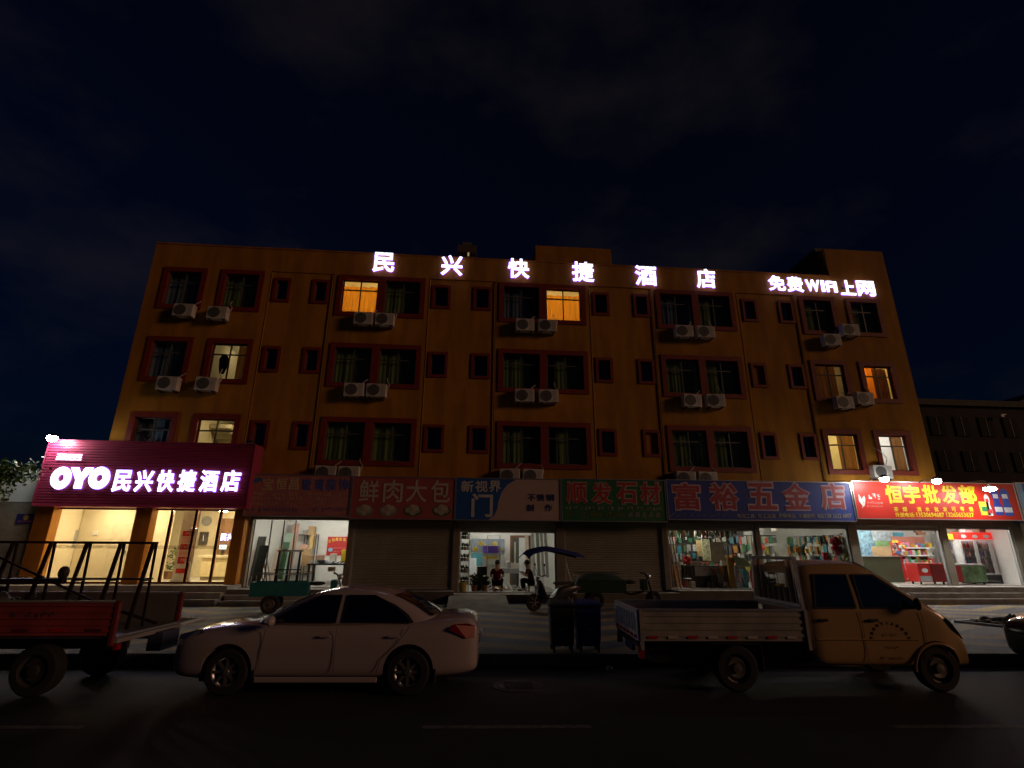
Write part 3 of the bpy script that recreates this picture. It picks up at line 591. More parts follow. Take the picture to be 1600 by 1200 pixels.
# 4 stone
t = signboard('dark green stone shop sign with red characters', 3.64, 7.74, 3.09, 4.66, SY, mat('sign_green', (.025, .14, .055), .5, var=.2, scale=1))
for ch, a, b in (('顺', 885, 917), ('发', 924, 956), ('石', 963, 995), ('材', 1000, 1032)): letter(t, ch, a, b, 754, 787, LY, mat('sign_red_print', (.42, .035, .035), .5), .025, outline=mat('dull_white_print', (.42, .36, .32), .6), ob=.045)
g = MB(); r = rect(883, 1034, 791, 797.5, LY); scribble(g, *r, LY, 30, rg, gaps=(4, 9, 12, 15, 18, 21, 24)); g.build('small_print', mat('dull_white_print', (.42, .36, .32), .6), t)
g = MB(); r = rect(885, 976, 800, 808, LY); scribble(g, *r, LY, 18, rg, gaps=(2, 3, 11)); g.build('small_print', mat('dull_yellow_print', (.22, .19, .04), .6), t)
g = MB(); r = rect(980, 1034, 800, 808, LY)
for k in range(5): a = r[0]+(r[1]-r[0])*k/5; g.prism([(a, r[2]), (a+.22, r[2]), (a+.22+rg.uniform(-.1, .05), r[3]), (a+.06, r[3]-.04)], LY-.004, LY)
g.build('slab_print', mat('dull_grey_print', (.16, .17, .15), .6), t)
# 5 hardware
t = signboard('long dark blue hardware shop sign with red outlined characters', 7.84, 15.52, 3.19, 4.69, SY, mat('hardware_blue', (.04, .07, .34), .45, var=.15, scale=1))
for ch, a, b in (('富', 1052, 1094), ('裕', 1109, 1153), ('五', 1168.5, 1212), ('金', 1223, 1265), ('店', 1282, 1320)): letter(t, ch, a, b, 755, 796, LY, mat('hardware_red', (.42, .06, .07), .5), .028, outline=mat('hardware_outline', (.62, .46, .56), .6), ob=.045)
for s, a, b in (('电动工具', 1152, 1179), ('化工油漆', 1184, 1212), ('劳保用品', 1216, 1243), ('水暖配件', 1247.5, 1274), ('电话:', 1277, 1288), ('138', 1289.5, 1298.5), ('2622', 1301, 1314.5), ('6807', 1317, 1330.5)):
    r = rect(a, b, 802.5, 809.5, LY); g = MB(); text(g, s, *r, LY, .008, .015, res=2); g.build('phone_line', mat('dull_white_print2', (.42, .40, .36), .6), t, fix=False)
g = MB(); r = rect(1046, 1140, 801, 808, LY)
for k in range(9): a = r[0]+(r[1]-r[0])*k/9; g.bar((a, LY-.003, r[2]+rg.uniform(0, .08)), (a+rg.uniform(.1, .25), LY-.003, r[3]-rg.uniform(0, .1)), .035, .004)
g.build('tool_print', mat('dull_blue_print', (.16, .17, .25), .6), t)
# 6 grocery
t = signboard('bright red wholesale grocery sign lit by three lamps', 15.64, 22.80, 3.30, 4.76, SY, mat('grocery_red', (.55, .022, .012), .45, var=.08, scale=1))
YL = mat('grocery_yellow', (.85, .62, .02), .5)
for ch, a, b in (('恒', 1383.5, 1409.5), ('宇', 1412, 1437), ('批', 1441.5, 1467), ('发', 1470.5, 1496), ('部', 1498.5, 1525)): letter(t, ch, a, b, 758, 787, LY, YL, .04)
for ch, x in (('茶', 1400), ('烟', 1413.5), ('酒', 1436), ('水', 1449), ('批', 1463), ('发', 1476.5), ('可', 1490), ('零', 1503.5), ('售', 1517)): letter(t, ch, x-3.4, x+3.4, 792, 799.3, LY, YL, .02, .008)
for s, a, b in (('外送电话:', 1399, 1429), ('13530694687', 1432, 1475), ('13265653637', 1478.5, 1521.5)): r = rect(a, b, 800.8, 808, LY); g = MB(); text(g, s, *r, LY, .008, .02, res=2); g.build('phone_line', YL, t, fix=False)
EW = mat('emblem_white', (.75, .75, .75), .5); g = MB()
for pts in ([(1341, 772), (1345, 777), (1350, 788), (1348, 791), (1342, 783)], [(1346, 781), (1349, 775), (1351, 781), (1349, 785)], [(1350, 774), (1352, 780), (1351, 790), (1346.5, 794), (1350, 786)]):
    g.prism([(at(x, y, LY).x, at(x, y, LY).z) for x, y in pts], LY-.006, LY)
g.build('emblem', EW, t)
r = rect(1356, 1376, 771.5, 780.5, LY); g = MB(); scribble(g, *r, LY, 3, rg, .006); g.build('emblem_lettering', EW, t)
for yt, yb in ((784, 788), (790, 792.5)): g = MB(); r = rect(1355, 1380, yt, yb, LY); scribble(g, *r, LY, 12, rg); g.build('small_print', mat('dull_white_print', (.42, .36, .32), .6), t)
def bottle_print(px, pyt, pyb, wpx, m1, m2, sl):
    g = MB(); zt = at(px, pyt, LY).z; zb = at(px, pyb, LY).z; h = zt-zb; w_ = at(px+wpx, pyb, LY).x-at(px, pyb, LY).x; x = at(px, pyb, LY).x
    prof = [(0, 1), (.12, .98), (.42, .9), (.5, .8), (.5, .7), (.36, .6), (.36, .45), (.5, .35), (.5, .04), (.42, 0)]
    poly = [(x+w_*.5+w_*(1-a if False else .5-a), zb+h*b) for a, b in [( .5-p, q) for p, q in prof]]
    poly = [(x+w_*p[0], zb+h*p[1]) for p in prof] + [(x-w_*p[0], zb+h*p[1]) for p in reversed(prof)]
    g.prism(poly, LY-.005, LY); o = g.build('bottle_print', m1, t)
    g = MB(); g.box(x-w_*.45, x+w_*.45, LY-.007, LY-.0052, zb+h*.12, zb+h*.30); g.build('label_print', m2, o)
    g = MB(); g.box(x-w_*.3, x+w_*.3, LY-.007, LY-.0052, zb+h*.62, zb+h*.78); g.build('cap_print', m2, o)
g = MB(); r = rect(1531, 1546, 784, 805, LY); g.box(r[0], r[1], LY-.005, LY, r[2], r[3]); o = g.build('can_print', mat('can_yellow', (.8, .6, .05), .5), t)
g = MB(); g.box(r[0]+.08, r[1]-.08, LY-.007, LY-.0052, r[2]+.15, r[3]-.2); g.build('can_label', PGREEN, o)
bottle_print(1548.5, 772, 806, 8, EW, mat('bottle_red', (.6, .05, .06), .5), 0)
bottle_print(1563, 763, 805, 13, mat('bottle_blue', (.03, .06, .38), .5), EW, 0); bottle_print(1578, 763, 806, 14, mat('bottle_blue2', (.03, .10, .45), .5), EW, 0)
# neighbouring blue board at the far right
t = signboard('blue signboard cut off at the right edge beyond the red grocery sign', 22.92, 25.6, 3.25, 4.80, SY, PBLUE, back=-.05)
g = MB(); g.box(22.94, 23.2, LY-.004, LY, 3.26, 4.79); g.build('pale_stripe', PSKY, t)
t = thing('side_wall', 'pale stained wall end at the right edge beyond the drinks fridge', 'wall', (24.4, .2, ZP)); g = MB(); g.box(23.32, 25.6, -.3, .6, .74, 3.2); g.build('panel', mat('stained_cream', (.55, .50, .36), .8, var=.25, scale=1.5), t)
g = MB(); g.box(23.32, 25.6, -.28, .6, 3.203, 4.9); g.build('upper_panel', DARKCONC, t)

# hotel sign: ribbed red cladding with lit letters
HY = -.92
hs_ = thing('hotel_signboard', 'ribbed dark red hotel sign with glowing white lettering over the lobby', 'signboard', (-11.6, HY, 3.4))
x0, x1, z0, z1 = -15.17, -7.98, 3.42, 5.70
CLAD = mat('maroon_cladding', (.44, .05, .13), .38, .25, var=.12, scale=2)
g = MB(); n = 24; ph = (z1-z0)/n
for i in range(n):
    a = z0+ph*i
    for (p, q, y0_, y1_) in ((a, a+ph*.62, HY, HY), (a+ph*.62, a+ph*.72, HY, HY+.035), (a+ph*.72, a+ph*.9, HY+.035, HY+.035), (a+ph*.9, a+ph, HY+.035, HY)):
        g.quad((x0, y0_, p), (x1, y0_, p), (x1, y1_, q), (x0, y1_, q))
g.build('ribbed_cladding', CLAD, hs_, fix=False)
g = MB(); g.box(x0, x1, HY+.06, -.12, z0+.02, z1-.02); g.build('sign_core', mat('sign_core', (.12, .02, .02), .7), hs_)
for a in ((x0-.03, x0, z0-.03, z1+.03), (x1, x1+.03, z0-.03, z1+.03), (x0, x1, z0-.04, z0), (x0, x1, z1, z1+.04)):
    g = MB(); g.box(a[0], a[1], HY-.02, -.11, a[2], a[3]); g.build('edge_trim', CLAD, hs_)
LEDW = led_mat('led_white', (.80, .85, 1), 3.0); LEDV = glow('led_violet_rim', (.26, .14, 1.0), 3.4)
def led(t, ch, pxl, pxr, pyt, pyb, Y, bold, nm='letter', dep=.07):
    r = rect(pxl, pxr, pyt, pyb, Y-dep)
    mb = MB(); text(mb, ch, *r, Y-.03, dep-.03, bold); o = mb.build(nm, LEDW, t, fix=False)
    e = (r[1]-r[0])*.022; mb = MB(); text(mb, ch, r[0]-e, r[1]+e, r[2]-e, r[3]+e, Y-.004, .026, bold+.018); mb.build('letter_rim', LEDV, o, fix=False)
def disc_ring(cx, cz, ro, ri, Y0, Y1, n=36, sz=1.0):
    g = MB(); R = [[(cx+r*math.cos(2*math.pi*i/n), y, cz+sz*r*math.sin(2*math.pi*i/n)) for i in range(n)] for r, y in ((ro, Y0), (ro, Y1), (ri, Y1), (ri, Y0), (ro, Y0))]
    return g.ring(R, False, False)
for pa, pb in ((79, 109.5), (138.5, 170)):                         # two thick rings and a thick Y between them
    r = rect(pa, pb, 729.5, 764, HY-.07); cx, cz = (r[0]+r[1])/2, (r[2]+r[3])/2; ro = (r[1]-r[0])/2; sz = (r[3]-r[2])/(r[1]-r[0])
    o = disc_ring(cx, cz, ro, ro*.36, HY-.075, HY-.03, sz=sz).build('letter', LEDW, hs_); disc_ring(cx, cz, ro*1.04, ro*.30, HY-.028, HY-.004, sz=sz).build('letter_rim', LEDV, o)
r = rect(107, 141, 730.5, 763, HY-.07); a, b, c0, c1 = r; w_ = b-a
yp = [(a, c1), (a+w_*.34, c1), (a+w_*.5, c0+(c1-c0)*.66), (a+w_*.66, c1), (b, c1), (a+w_*.66, c0+(c1-c0)*.40), (a+w_*.66, c0), (a+w_*.34, c0), (a+w_*.34, c0+(c1-c0)*.40)]
g = MB(); g.prism(yp, HY-.075, HY-.03); o = g.build('letter', LEDW, hs_); g = MB(); g.prism([(a+w_/2+(p[0]-a-w_/2)*1.05, (c0+c1)/2+(p[1]-(c0+c1)/2)*1.04) for p in yp], HY-.028, HY-.004); g.build('letter_rim', LEDV, o)
for ch, pa, pb in (('民', 176.5, 204), ('兴', 211, 238), ('快', 245, 271.5), ('捷', 278, 305), ('酒', 312, 339.5), ('店', 346, 374)): led(hs_, ch, pa, pb, 734.5, 768, HY, .024)
for i in range(5): led(hs_, '网络预订店'[i], 88+7.9*i, 95.2+7.9*i, 709.5, 718.5, HY, .03, dep=.05) if False else None
r = rect(88, 127, 709.5, 718.5, HY-.05)
for i in range(5):                                               # five small lit characters too blurred to read
    a = r[0]+(r[1]-r[0])*(i+.04)/5; b = r[0]+(r[1]-r[0])*(i+.94)/5; g = MB(); h = r[3]-r[2]
    for k in (0, .42, .84): g.box(a, b, HY-.05, HY-.005, r[2]+h*k, r[2]+h*(k+.16))
    xm_ = a+(b-a)*rg.uniform(.2, .6); g.box(xm_, xm_+(b-a)*.16, HY-.0505, HY-.006, r[2]+h*.05, r[3]-h*.05); g.build('small_letter', LEDW, hs_)

# letters along the parapet
RL = [('民', 583, 616, 394.5, 424), ('兴', 689.5, 722.5, 399, 429), ('快', 794, 827, 404, 433.5), ('捷', 894.5, 928, 409, 439), ('酒', 993, 1026, 415, 444.5), ('店', 1089, 1118, 420, 449),
      ('免', 1201.5, 1227, 430.5, 453), ('费', 1230.5, 1255, 432.5, 455), ('W', 1260, 1281, 437, 454.5), ('I', 1284, 1288.5, 438, 455), ('F', 1292, 1302, 439, 455.5), ('I', 1303.5, 1308, 440, 456), ('上', 1314, 1336, 438, 460), ('网', 1340.5, 1367, 439, 461.5)]
pos = ['leftmost large', 'second large', 'third large', 'fourth large', 'fifth large', 'sixth large', 'first small', 'second small', 'capital W', 'capital I after the W', 'capital F', 'capital I after the F', 'next to last small', 'last small']
for (ch, a, b, c0, c1), ps in zip(RL, pos):
    r = rect(a, b, c0, c1, -.12); t = thing('roof_letter', 'glowing white %s character %s along the hotel parapet' % (ps, ch), 'letter', ((r[0]+r[1])/2, -.03, r[2]), group='lit letters along the parapet')
    led(t, ch, a, b, c0, c1, -.05, .018, 'face')
    g = MB(); g.box(r[0]+(r[1]-r[0])*.2, r[0]+(r[1]-r[0])*.8, -.05, -.005, (r[2]+r[3])/2-.03, (r[2]+r[3])/2+.03); g.build('mounting_rail', IRON, t)

# ---------------------------------------------------------------- lamps on the signs
def flood(px, py, Y, lab, on, c=(1, .97, .92), s=300, aim=(0, .5, -1), r=.15, wall_y=-.1):
    p = at(px, py, Y); t = thing('floodlight', lab, 'floodlight', (p.x, p.y, p.z)); d = Vector(aim).normalized()
    g = MB(); q = d.to_track_quat('Z', 'Y'); X = q @ Vector((1, 0, 0)); Yv = q @ Vector((0, 1, 0))
    def rg_(c_, rr, ry): return [c_+X*rr*sx+Yv*ry*sy for sx, sy in ((-1, -1), (1, -1), (1, 1), (-1, 1))]
    if on: g.ring([[p+d*.03-d*(R_*math.cos(a))+X*(R_*math.sin(a)*math.cos(k*.393))+Yv*(R_*math.sin(a)*math.sin(k*.393)) for k in range(16)] for R_, a in ((r*1.14, .05), (r*1.14, .5), (r*1.14, .95), (r*1.16, 1.38), (r*1.08, 1.38), (r*1.07, .95), (r*1.07, .5), (r*1.07, .05))], True, True)
    else: g.ring([rg_(p-d*.08, r*.6, r*.45), rg_(p-d*.05, r*1.1, r*.85), rg_(p, r*1.15, r*.9)])
    g.build('housing', IRON, t, smooth=on)
    g = MB()
    if on: g.sphere(p+d*.03, r*1.0, 12, (1.05, 1, .9))  # lit lens swollen into a ball, its shape standing in for glare
    else: g.ring([rg_(p+d*.001, r, r*.75), rg_(p+d*.012, r*.97, r*.72)])
    g.build('lens', glow('flood_%g' % s, c, s) if on else PGREY, t, smooth=on)
    g = MB(); g.path([p-d*.06, (p.x, p.y+.1, p.z+.06), (p.x, wall_y-.25, p.z+.08), (p.x, wall_y, p.z-.03)], .015, 6); g.build('arm', IRON, t)
flood(82, 683, -1.3, 'lit floodlight on the left top corner of the hotel sign', True, s=140, aim=(.1, -.15, -1), wall_y=-.9)
flood(231, 686, -1.3, 'small unlit floodlight on top of the hotel sign middle', False, wall_y=-.9, r=.08)
flood(390, 691.5, -1.3, 'small unlit floodlight on the right top corner of hotel sign', False, wall_y=-.9, r=.08)
flood(1381, 747, -1.45, 'lit floodlight over the left end of the red grocery sign', True, s=170, aim=(.05, -.15, -1), wall_y=-.55)
flood(1463, 750, -1.45, 'lit floodlight over the middle of the red grocery sign', True, s=140, aim=(.05, -.15, -1), wall_y=-.55)
p = at(1546, 762, -1.5); t = thing('dome_lamp', 'lit dome lamp hanging before the right end of grocery sign', 'lamp', (p.x, p.y, p.z))
g = MB(); g.lathe([(.03, .10), (.12, .06), (.22, -.02), (.24, -.06), (.22, -.06)], p, n=24, cap=False); g.build('shade', PWHITE, t, smooth=True)
g = MB(); g.lathe([(.02, -.15), (.14, -.12), (.215, -.055), (.2, 0)], p, n=20); g.build('bulb', glow('dome_lamp', (1, .97, .93), 150), t, smooth=True)
g = MB(); g.path([(p.x, p.y, p.z+.1), (p.x, p.y+.1, p.z+.3), (p.x, -.62, p.z+.32)], .015); g.build('arm', IRON, t)

# ================================================================ inside the shops
# ---- hotel lobby
LF = .785
room(-15.2, -8.2, -.02, 4.6, LF, 3.6, CREAM, FLOORT, hotel, WHITEW)
g = MB(); g.box(-15.18, -11.75, 1.7, 1.8, LF+.002, 3.59); g.build('lobby_partition', CREAM, hotel)
WARM = (1, .80, .47)
for i, (x, y) in enumerate(((-13.9, .75), (-12.5, .8), (-10.6, 1.2), (-9.3, 1.2), (-10.5, 3.2), (-9.0, 3.3))):
    ceiling_lamp(x, y, 3.598, WARM, 150, 'round ceiling lamp %s of the hotel lobby' % ['front left', 'front middle left', 'front middle right', 'front right', 'rear left', 'rear right'][i], .17)
lg = thing('lobby_glass_front', 'glass lobby front with dark red metal door posts', 'glass front', (-11.4, -.1, LF))
DOORM = mat('polished_brown_metal', (.16, .045, .03), .2, .8)
for a, b in ((-14.78, -11.98), (-11.42, -8.52)):
    for z in (LF+.002, 3.33): g = MB(); g.box(a, b, -.14, -.07, z, z+.07); g.build('rail', DOORM, lg)
for x in (-10.86, -9.99, -9.12): g = MB(); g.box(x-.045, x+.045, -.15, -.06, LF+.073, 3.329); g.build('door_post', DOORM, lg)
for a, b in ((-14.78, -13.4), (-13.4, -11.98), (-11.42, -10.905), (-10.815, -10.035), (-9.945, -9.165), (-9.075, -8.52)):
    g = MB(); g.box(a+.004, b-.004, -.108, -.100, LF+.075, 3.328); p_ = g.build('pane', SHOPG, lg)
    g = MB(); g.quad((a+.01, -.1095, 1.97), (b-.01, -.1095, 1.97), (b-.01, -.1095, 2.09), (a+.01, -.1095, 2.09)); g.build('frosted_strip', glass('frosted_strip', (.80, .78, .72), .1, .4), p_)
    g = MB(); scribble(g, a+.1, b-.1, 2.0, 2.06, -.1105, max(3, int((b-a)*7)), rg, .001, gaps=(2, 5, 8)); g.build('strip_print', PGREY, p_)
for x in (-10.06, -9.92): g = MB(); g.path([(x, -.11, 1.5), (x, -.2, 1.52), (x, -.2, 2.68), (x, -.11, 2.7)], .022, 8); g.build('door_handle', STEEL, lg, smooth=True)
# things in the lobby
for i, xx in enumerate((-13.55, -12.75)):
    t = thing('interior_door', '%s flush cream door in the lobby partition wall' % ['left', 'right'][i], 'door', (xx, 1.68, LF)); g = MB(); g.box(xx-.38, xx+.38, 1.66, 1.699, LF+.005, LF+2.15); g.build('leaf', mat('door_cream', (.70, .60, .42), .6), t)
    g = MB(); g.box(xx+.27, xx+.31, 1.62, 1.659, LF+1.0, LF+1.14); g.build('handle', STEEL, t)
t = thing('switch_cabinet', 'grey electrical cabinet on the lobby wall at left', 'cabinet', (-14.55, 1.6, 1.9)); g = MB(); pbox(g, 97, 115, 828, 856, 1.55, .149); g.build('box', PGREY, t); g = MB(); pbox(g, 98.5, 113.5, 829.5, 854.5, 1.535, .0145); g.build('door', mat('cabinet_door', (.28, .27, .25), .5), t)
g = MB(); pbox(g, 94, 110, 861, 869, 1.66, .03); g.single('wall_notice', PGREY, 'small grey notice below the electrical cabinet in the lobby', 'notice')
g = MB(); pbox(g, 145, 152, 829, 836, 1.66, .03); g.single('camera_box', PWHITE, 'tiny white box high on the lobby partition wall', 'wall box')
b = thing('roll_up_banner', 'white roll up banner with red boxes behind lobby doors', 'banner', (at(283, 905, .9).x, .9, LF))
a0 = at(268, 905, .9); a1 = at(296, 905, .9); zt = at(290, 797, .9).z
g = MB(); g.box(a0.x, a1.x, .9, .91, LF+.08, zt); g.build('sheet', PWHITE, b); g = MB(); g.box(a0.x-.04, a1.x+.04, .85, .97, LF+.002, LF+.075); g.build('base', ALU, b)
for f0, f1, m_, s_ in ((.44, .52, PRED, 1), (.63, .705, PRED, 1), (.53, .62, mat('paint_pink_pale', (.8, .45, .38), .5), 0), (.25, .345, PRED, 1), (.36, .42, mat('paint_pink_pale', (.8, .45, .38), .5), 0), (.12, .185, PRED, 0)):
    z0_, z1_ = LF+(zt-LF)*f0, LF+(zt-LF)*f1; wx = a1.x-a0.x; g = MB(); g.box(a0.x+wx*.14, a0.x+wx*.8, .896, .8995, z0_, z1_); o = g.build('red_box_print', m_, b)
    if s_: g = MB(); scribble(g, a0.x+wx*.3, a0.x+wx*.66, z0_+.06, z1_-.05, .8955, 3, rg, .002); g.build('box_print', PWHITE, o)
d = thing('reception_desk', 'cream reception desk seen through the lobby doors', 'desk', (-9.3, 2.4, LF))
x0 = at(312, 890, 2.2).x; g = MB(); zt = at(330, 867, 2.2).z
g.box(x0, -8.22, 2.2, 2.8, LF+.14, zt-.10); g.build('front', mat('desk_cream', (.75, .62, .36), .5), d); g = MB(); g.box(x0-.08, -8.21, 2.12, 2.84, zt-.10, zt); g.build('top', mat('desk_top', (.78, .70, .5), .35), d); g = MB(); g.box(x0+.05, -8.22, 2.24, 2.8, LF+.002, LF+.139); g.build('base', mat('desk_base', (.3, .24, .14), .6), d)
g = MB(); pbox(g, 342, 354.5, 851, 859, 2.35, .03); z_ = zt; mon = thing('monitor', 'small bright monitor on the reception desk', 'monitor', (at(348, 859, 2.35).x, 2.4, zt)); g.build('casing', PBLK, mon); g = MB(); pbox(g, 342.5, 354, 851.5, 858.3, 2.345, .004); g.build('screen', glow('screen', (.7, .9, 1), 1.5), mon); g = MB(); q_ = at(348, 859, 2.35); g.box(q_.x-.06, q_.x+.06, 2.36, 2.42, zt+.001, q_.z+.03); g.build('stand', PBLK, mon)
bw = thing('feature_wall', 'brown wooden feature wall with glowing characters behind reception', 'wall panel', (-8.9, 4.5, LF)); g = MB(); xa = at(334, 850, 4.4).x
for k in range(6): xx = xa+k*.28; g = MB(); g.box(xx, min(xx+.272, -8.22), 4.45, 4.59, LF+.003, 3.3) if xx < -8.3 else None; g.build('plank', mat('walnut_%d' % (k % 2), [(.22, .12, .06), (.26, .14, .07)][k % 2], .4), bw) if g.v else None
for ch, pa, pb in (('民', 344.5, 353.5), ('兴', 355, 363.5)): led(bw, ch, pa, pb, 834, 845, 4.44, .03, dep=.04)
t = thing('picture_panel', 'dark photo poster with a clock face on the lobby back wall', 'picture', (at(317, 850, 4.5).x, 4.5, 2)); g = MB(); pbox(g, 311, 324, 831, 851, 4.5, .09); g.build('photo', mat('dark_photo', (.08, .07, .07), .4, var=.6, scale=6), t); q_ = at(322, 814, 4.5); g = MB(); g.lathe([(.22, 0), (.22, -.03)], (q_.x, 4.59, q_.z), 'y', 24); g.build('clock_face', PGREY, t)
g = MB(); q_ = at(318, 841, 4.49); g.tube((q_.x, 4.49, q_.z-.12), (q_.x-.02, 4.49, q_.z+.12), .012); g.build('white_mark', PWHITE, t)
t = thing('potted_plant', 'bushy potted plant at the back of the lobby', 'plant', (at(262, 905, 3.2).x, 3.2, LF)); c_ = at(262, 905, 3.2)
g = MB(); g.lathe([(.14, 0), (.2, .3), (.17, .3)], (c_.x, 3.2, LF+.001), n=16); g.build('pot', PBROWN, t); g = MB()
for k in range(90):
    a = random.uniform(0, 6.3); h = random.uniform(.3, 1.2); rr = random.uniform(.05, .35); p_ = Vector((c_.x+rr*math.cos(a), 3.2+rr*math.sin(a), LF+h)); u = Vector((random.uniform(-1, 1), random.uniform(-1, 1), random.uniform(-.3, 1))).normalized()*.14; v_ = u.cross(Vector((.3, .8, .2))).normalized()*.03
    g.add([p_, p_+u*.5+v_, p_+u, p_+u*.5-v_], [(0, 1, 2, 3)])
o = g.build('leaves', mat('house_plant_leaf', (.05, .12, .03), .5, var=.4), t, fix=False); o['kind'] = 'stuff'

# ---- glass cutting shop
GF = .665; COOL = (1, .97, .86)
room(-8.02, -4.42, .23, 4.2, GF, 3.3, WHITEW, CONCF, hotel, WHITEW)
tube_lamp(-6.0, 2.0, 3.298, 1.2, COOL, 125, 'fluorescent lamp at the middle of the glass shop ceiling'); tube_lamp(-6.2, .8, 3.298, 1.2, COOL, 50, 'fluorescent lamp near the front of the glass shop ceiling')
t = thing('folding_door', 'glazed folding door with thin dark posts in the glass shop', 'door', (-7.2, .18, GF))
for px in (399, 425.5, 445, 463): x = at(px, 815, .2).x; g = MB(); g.box(x-.02, x+.02, .18, .22, GF+.003, 3.04); g.build('post', ALUD, t)
def leaner(px, pyt, pyb, wpx, Y, m, lab, cat, name, th=.02, lean=.35, group=None):   # a sheet or board leaning back against something
    a = at(px, pyb, Y); zt = at(px, pyt, Y+lean).z; w_ = (at(px+wpx, pyb, Y).x-a.x); g = MB(); zb = max(a.z, GF+.005)
    g.ring([[(a.x, Y, zb), (a.x+w_, Y, zb), (a.x+w_, Y+lean, zt), (a.x, Y+lean, zt)], [(a.x, Y+th, zb), (a.x+w_, Y+th, zb), (a.x+w_, Y+lean+th, zt), (a.x, Y+lean+th, zt)]])
    return g.single(name, m, lab, cat, group)
leaner(428, 847, 905, 13, 2.5, glass('green_sheet', (.35, .5, .38), .2, .1), 'pale green glass sheet leaning in the glass shop, front', 'glass sheet', 'glass_sheet', group='glass sheets')
leaner(433, 833, 903, 12, 2.9, mat('green_glass_edge', (.36, .5, .40), .3), 'taller pale green glass sheet leaning behind the front one', 'glass sheet', 'glass_sheet', group='glass sheets')
leaner(444, 818, 900, 10, 3.3, PINKB, 'tall pinkish board leaning against the glass shop wall', 'board', 'leaning_board')
leaner(419, 858, 908, 8, 1.9, mat('pale_board', (.6, .47, .36), .7), 'short pale board leaning in the glass shop', 'board', 'leaning_board')
leaner(425, 853, 906, 5, 2.2, mat('yellow_board', (.5, .36, .14), .7), 'narrow yellow brown board beside the green glass sheets', 'board', 'leaning_board')
leaner(386, 838, 916, 14, .5, mat('grey_glass_pack', (.16, .18, .17), .25, var=.3, scale=2), 'dark grey glass pack leaning at the glass shop doorway', 'glass sheet', 'glass_pack')
leaner(391, 852, 918, 14, .35, mat('dark_glass_pack', (.05, .07, .065), .2), 'nearly black glass pack before the grey one', 'glass sheet', 'glass_pack')
lt = thing('frame_bundle', 'tall bundle of pale and brown lattice frames leaning in the glass shop', 'frames', (at(410, 905, 1.1).x, 1.1, GF))
for k in range(4):
    p0 = at(406+k*6.3, 907, 1.0); p1 = at(398.5+k*4, 833, 1.5); p0.z = GF+.01; g = MB(); g.bar(p0, p1, .05, .035); g.build('stile', mat('stile_%d' % (k % 2), [(.16, .09, .05), (.42, .36, .28)][k % 2], .5), lt)
for j in range(6):
    f = .06+.17*j; p0 = at(406, 907, 1.0); p1 = at(398.5, 833, 1.5); p0.z = GF+.01; q0 = p0.lerp(p1, f); r0_ = at(425, 907, 1.0); r0_.z = GF+.01; r1_ = at(410.5, 833, 1.5); q1 = r0_.lerp(r1_, f)
    g = MB(); g.bar(q0+Vector((0, -.03, 0)), q1+Vector((0, -.03, 0)), .05, .02); g.build('rung', mat('stile_1', (.42, .36, .28), .5), lt)
sh = thing('storage_shelf', 'narrow shelf with cartons against the glass shop wall', 'shelf', (at(485, 880, 3.4).x, 3.5, GF))
xa, xb = at(473, 860, 3.4).x, at(492, 860, 3.4).x; zt = at(482, 835, 3.4).z
for x in (xa, xb-.03):
    for y in (3.4, 3.8): g = MB(); g.box(x, x+.03, y, y+.03, GF+.002, zt); g.build('upright', IRON, sh)
for z in (GF+.4, GF+1.0, zt): g = MB(); g.box(xa-.01, xb+.01, 3.39, 3.84, z, z+.03); g.build('shelf_board', WOOD, sh)
for (pa, pb, yt, yb, Y, m_, lab) in ((482, 491, 822, 834.5, 3.5, CARD, 'cardboard box on top of the glass shop shelf'), (473, 480, 828, 834.5, 3.55, PGREY, 'grey bundle on top of the glass shop shelf'), (483, 489, 836, 858, 3.42, mat('yellow_board', (.5, .36, .14), .7), 'tall yellowish panel pack on the glass shop shelf'),
                                 (468, 478, 851, 861, 2.9, PINKB, 'upper reddish carton in the stack by the glass shop shelf'), (470, 483, 857, 868, 2.7, CARD, 'middle carton in the stack by the glass shop shelf'), (471, 486, 868, 885, 2.6, mat('carton2', (.36, .22, .10), .85), 'bottom carton in the stack by the glass shop shelf')):
    g = MB(); pbox(g, pa, pb, yt, yb, Y, .3); o = g.single('carton', m_, lab, 'box', 'cartons in the glass shop'); bev(o, .008, 1)
ps = thing('wall_poster', 'red poster with an arc of yellow characters in the glass shop', 'poster', (at(528, 868, 4.15).x, 4.16, 1.5)); r = rect(511, 545, 838.5, 868, 4.15); g = MB(); g.box(r[0], min(r[1], -4.43), 4.15, 4.19, r[2], r[3]); g.build('sheet', PRED, ps)
for k, ch in enumerate('宝恒昌玻璃店'):
    px = 513+k*5.7; py = 846-3.6*math.sin(math.pi*(k+.6)/6.5); letter(ps, ch, px, px+4.2, py-2.4, py+2.6, 4.148, PYEL, .02, .004)
for yt, yb, n in ((855.5, 857, 12), (861, 863.5, 8)): r = rect(519, 543, yt, yb, 4.148); g = MB(); scribble(g, *r, 4.148, n, rg); g.build('small_print', PPINK, ps)
g = MB(); r = rect(512.5, 520, 856, 862, 4.148); g.prism([((r[0]+r[1])/2+(r[1]-r[0])/2*math.cos(k*.52), (r[2]+r[3])/2+(r[3]-r[2])/2*math.sin(k*.52)) for k in range(12)], 4.142, 4.147); g.build('round_print', PSKY, ps)
tb = thing('work_table', 'long dark work table with clutter in the glass shop', 'table', (at(512, 890, 1.6).x, 1.8, GF)); xa, xb = at(479, 883, 1.6).x, at(541, 883, 1.6).x; zt = at(510, 881, 1.6).z
g = MB(); g.box(xa, xb, 1.6, 2.5, zt-.05, zt); g.build('table_top', PBLK, tb)
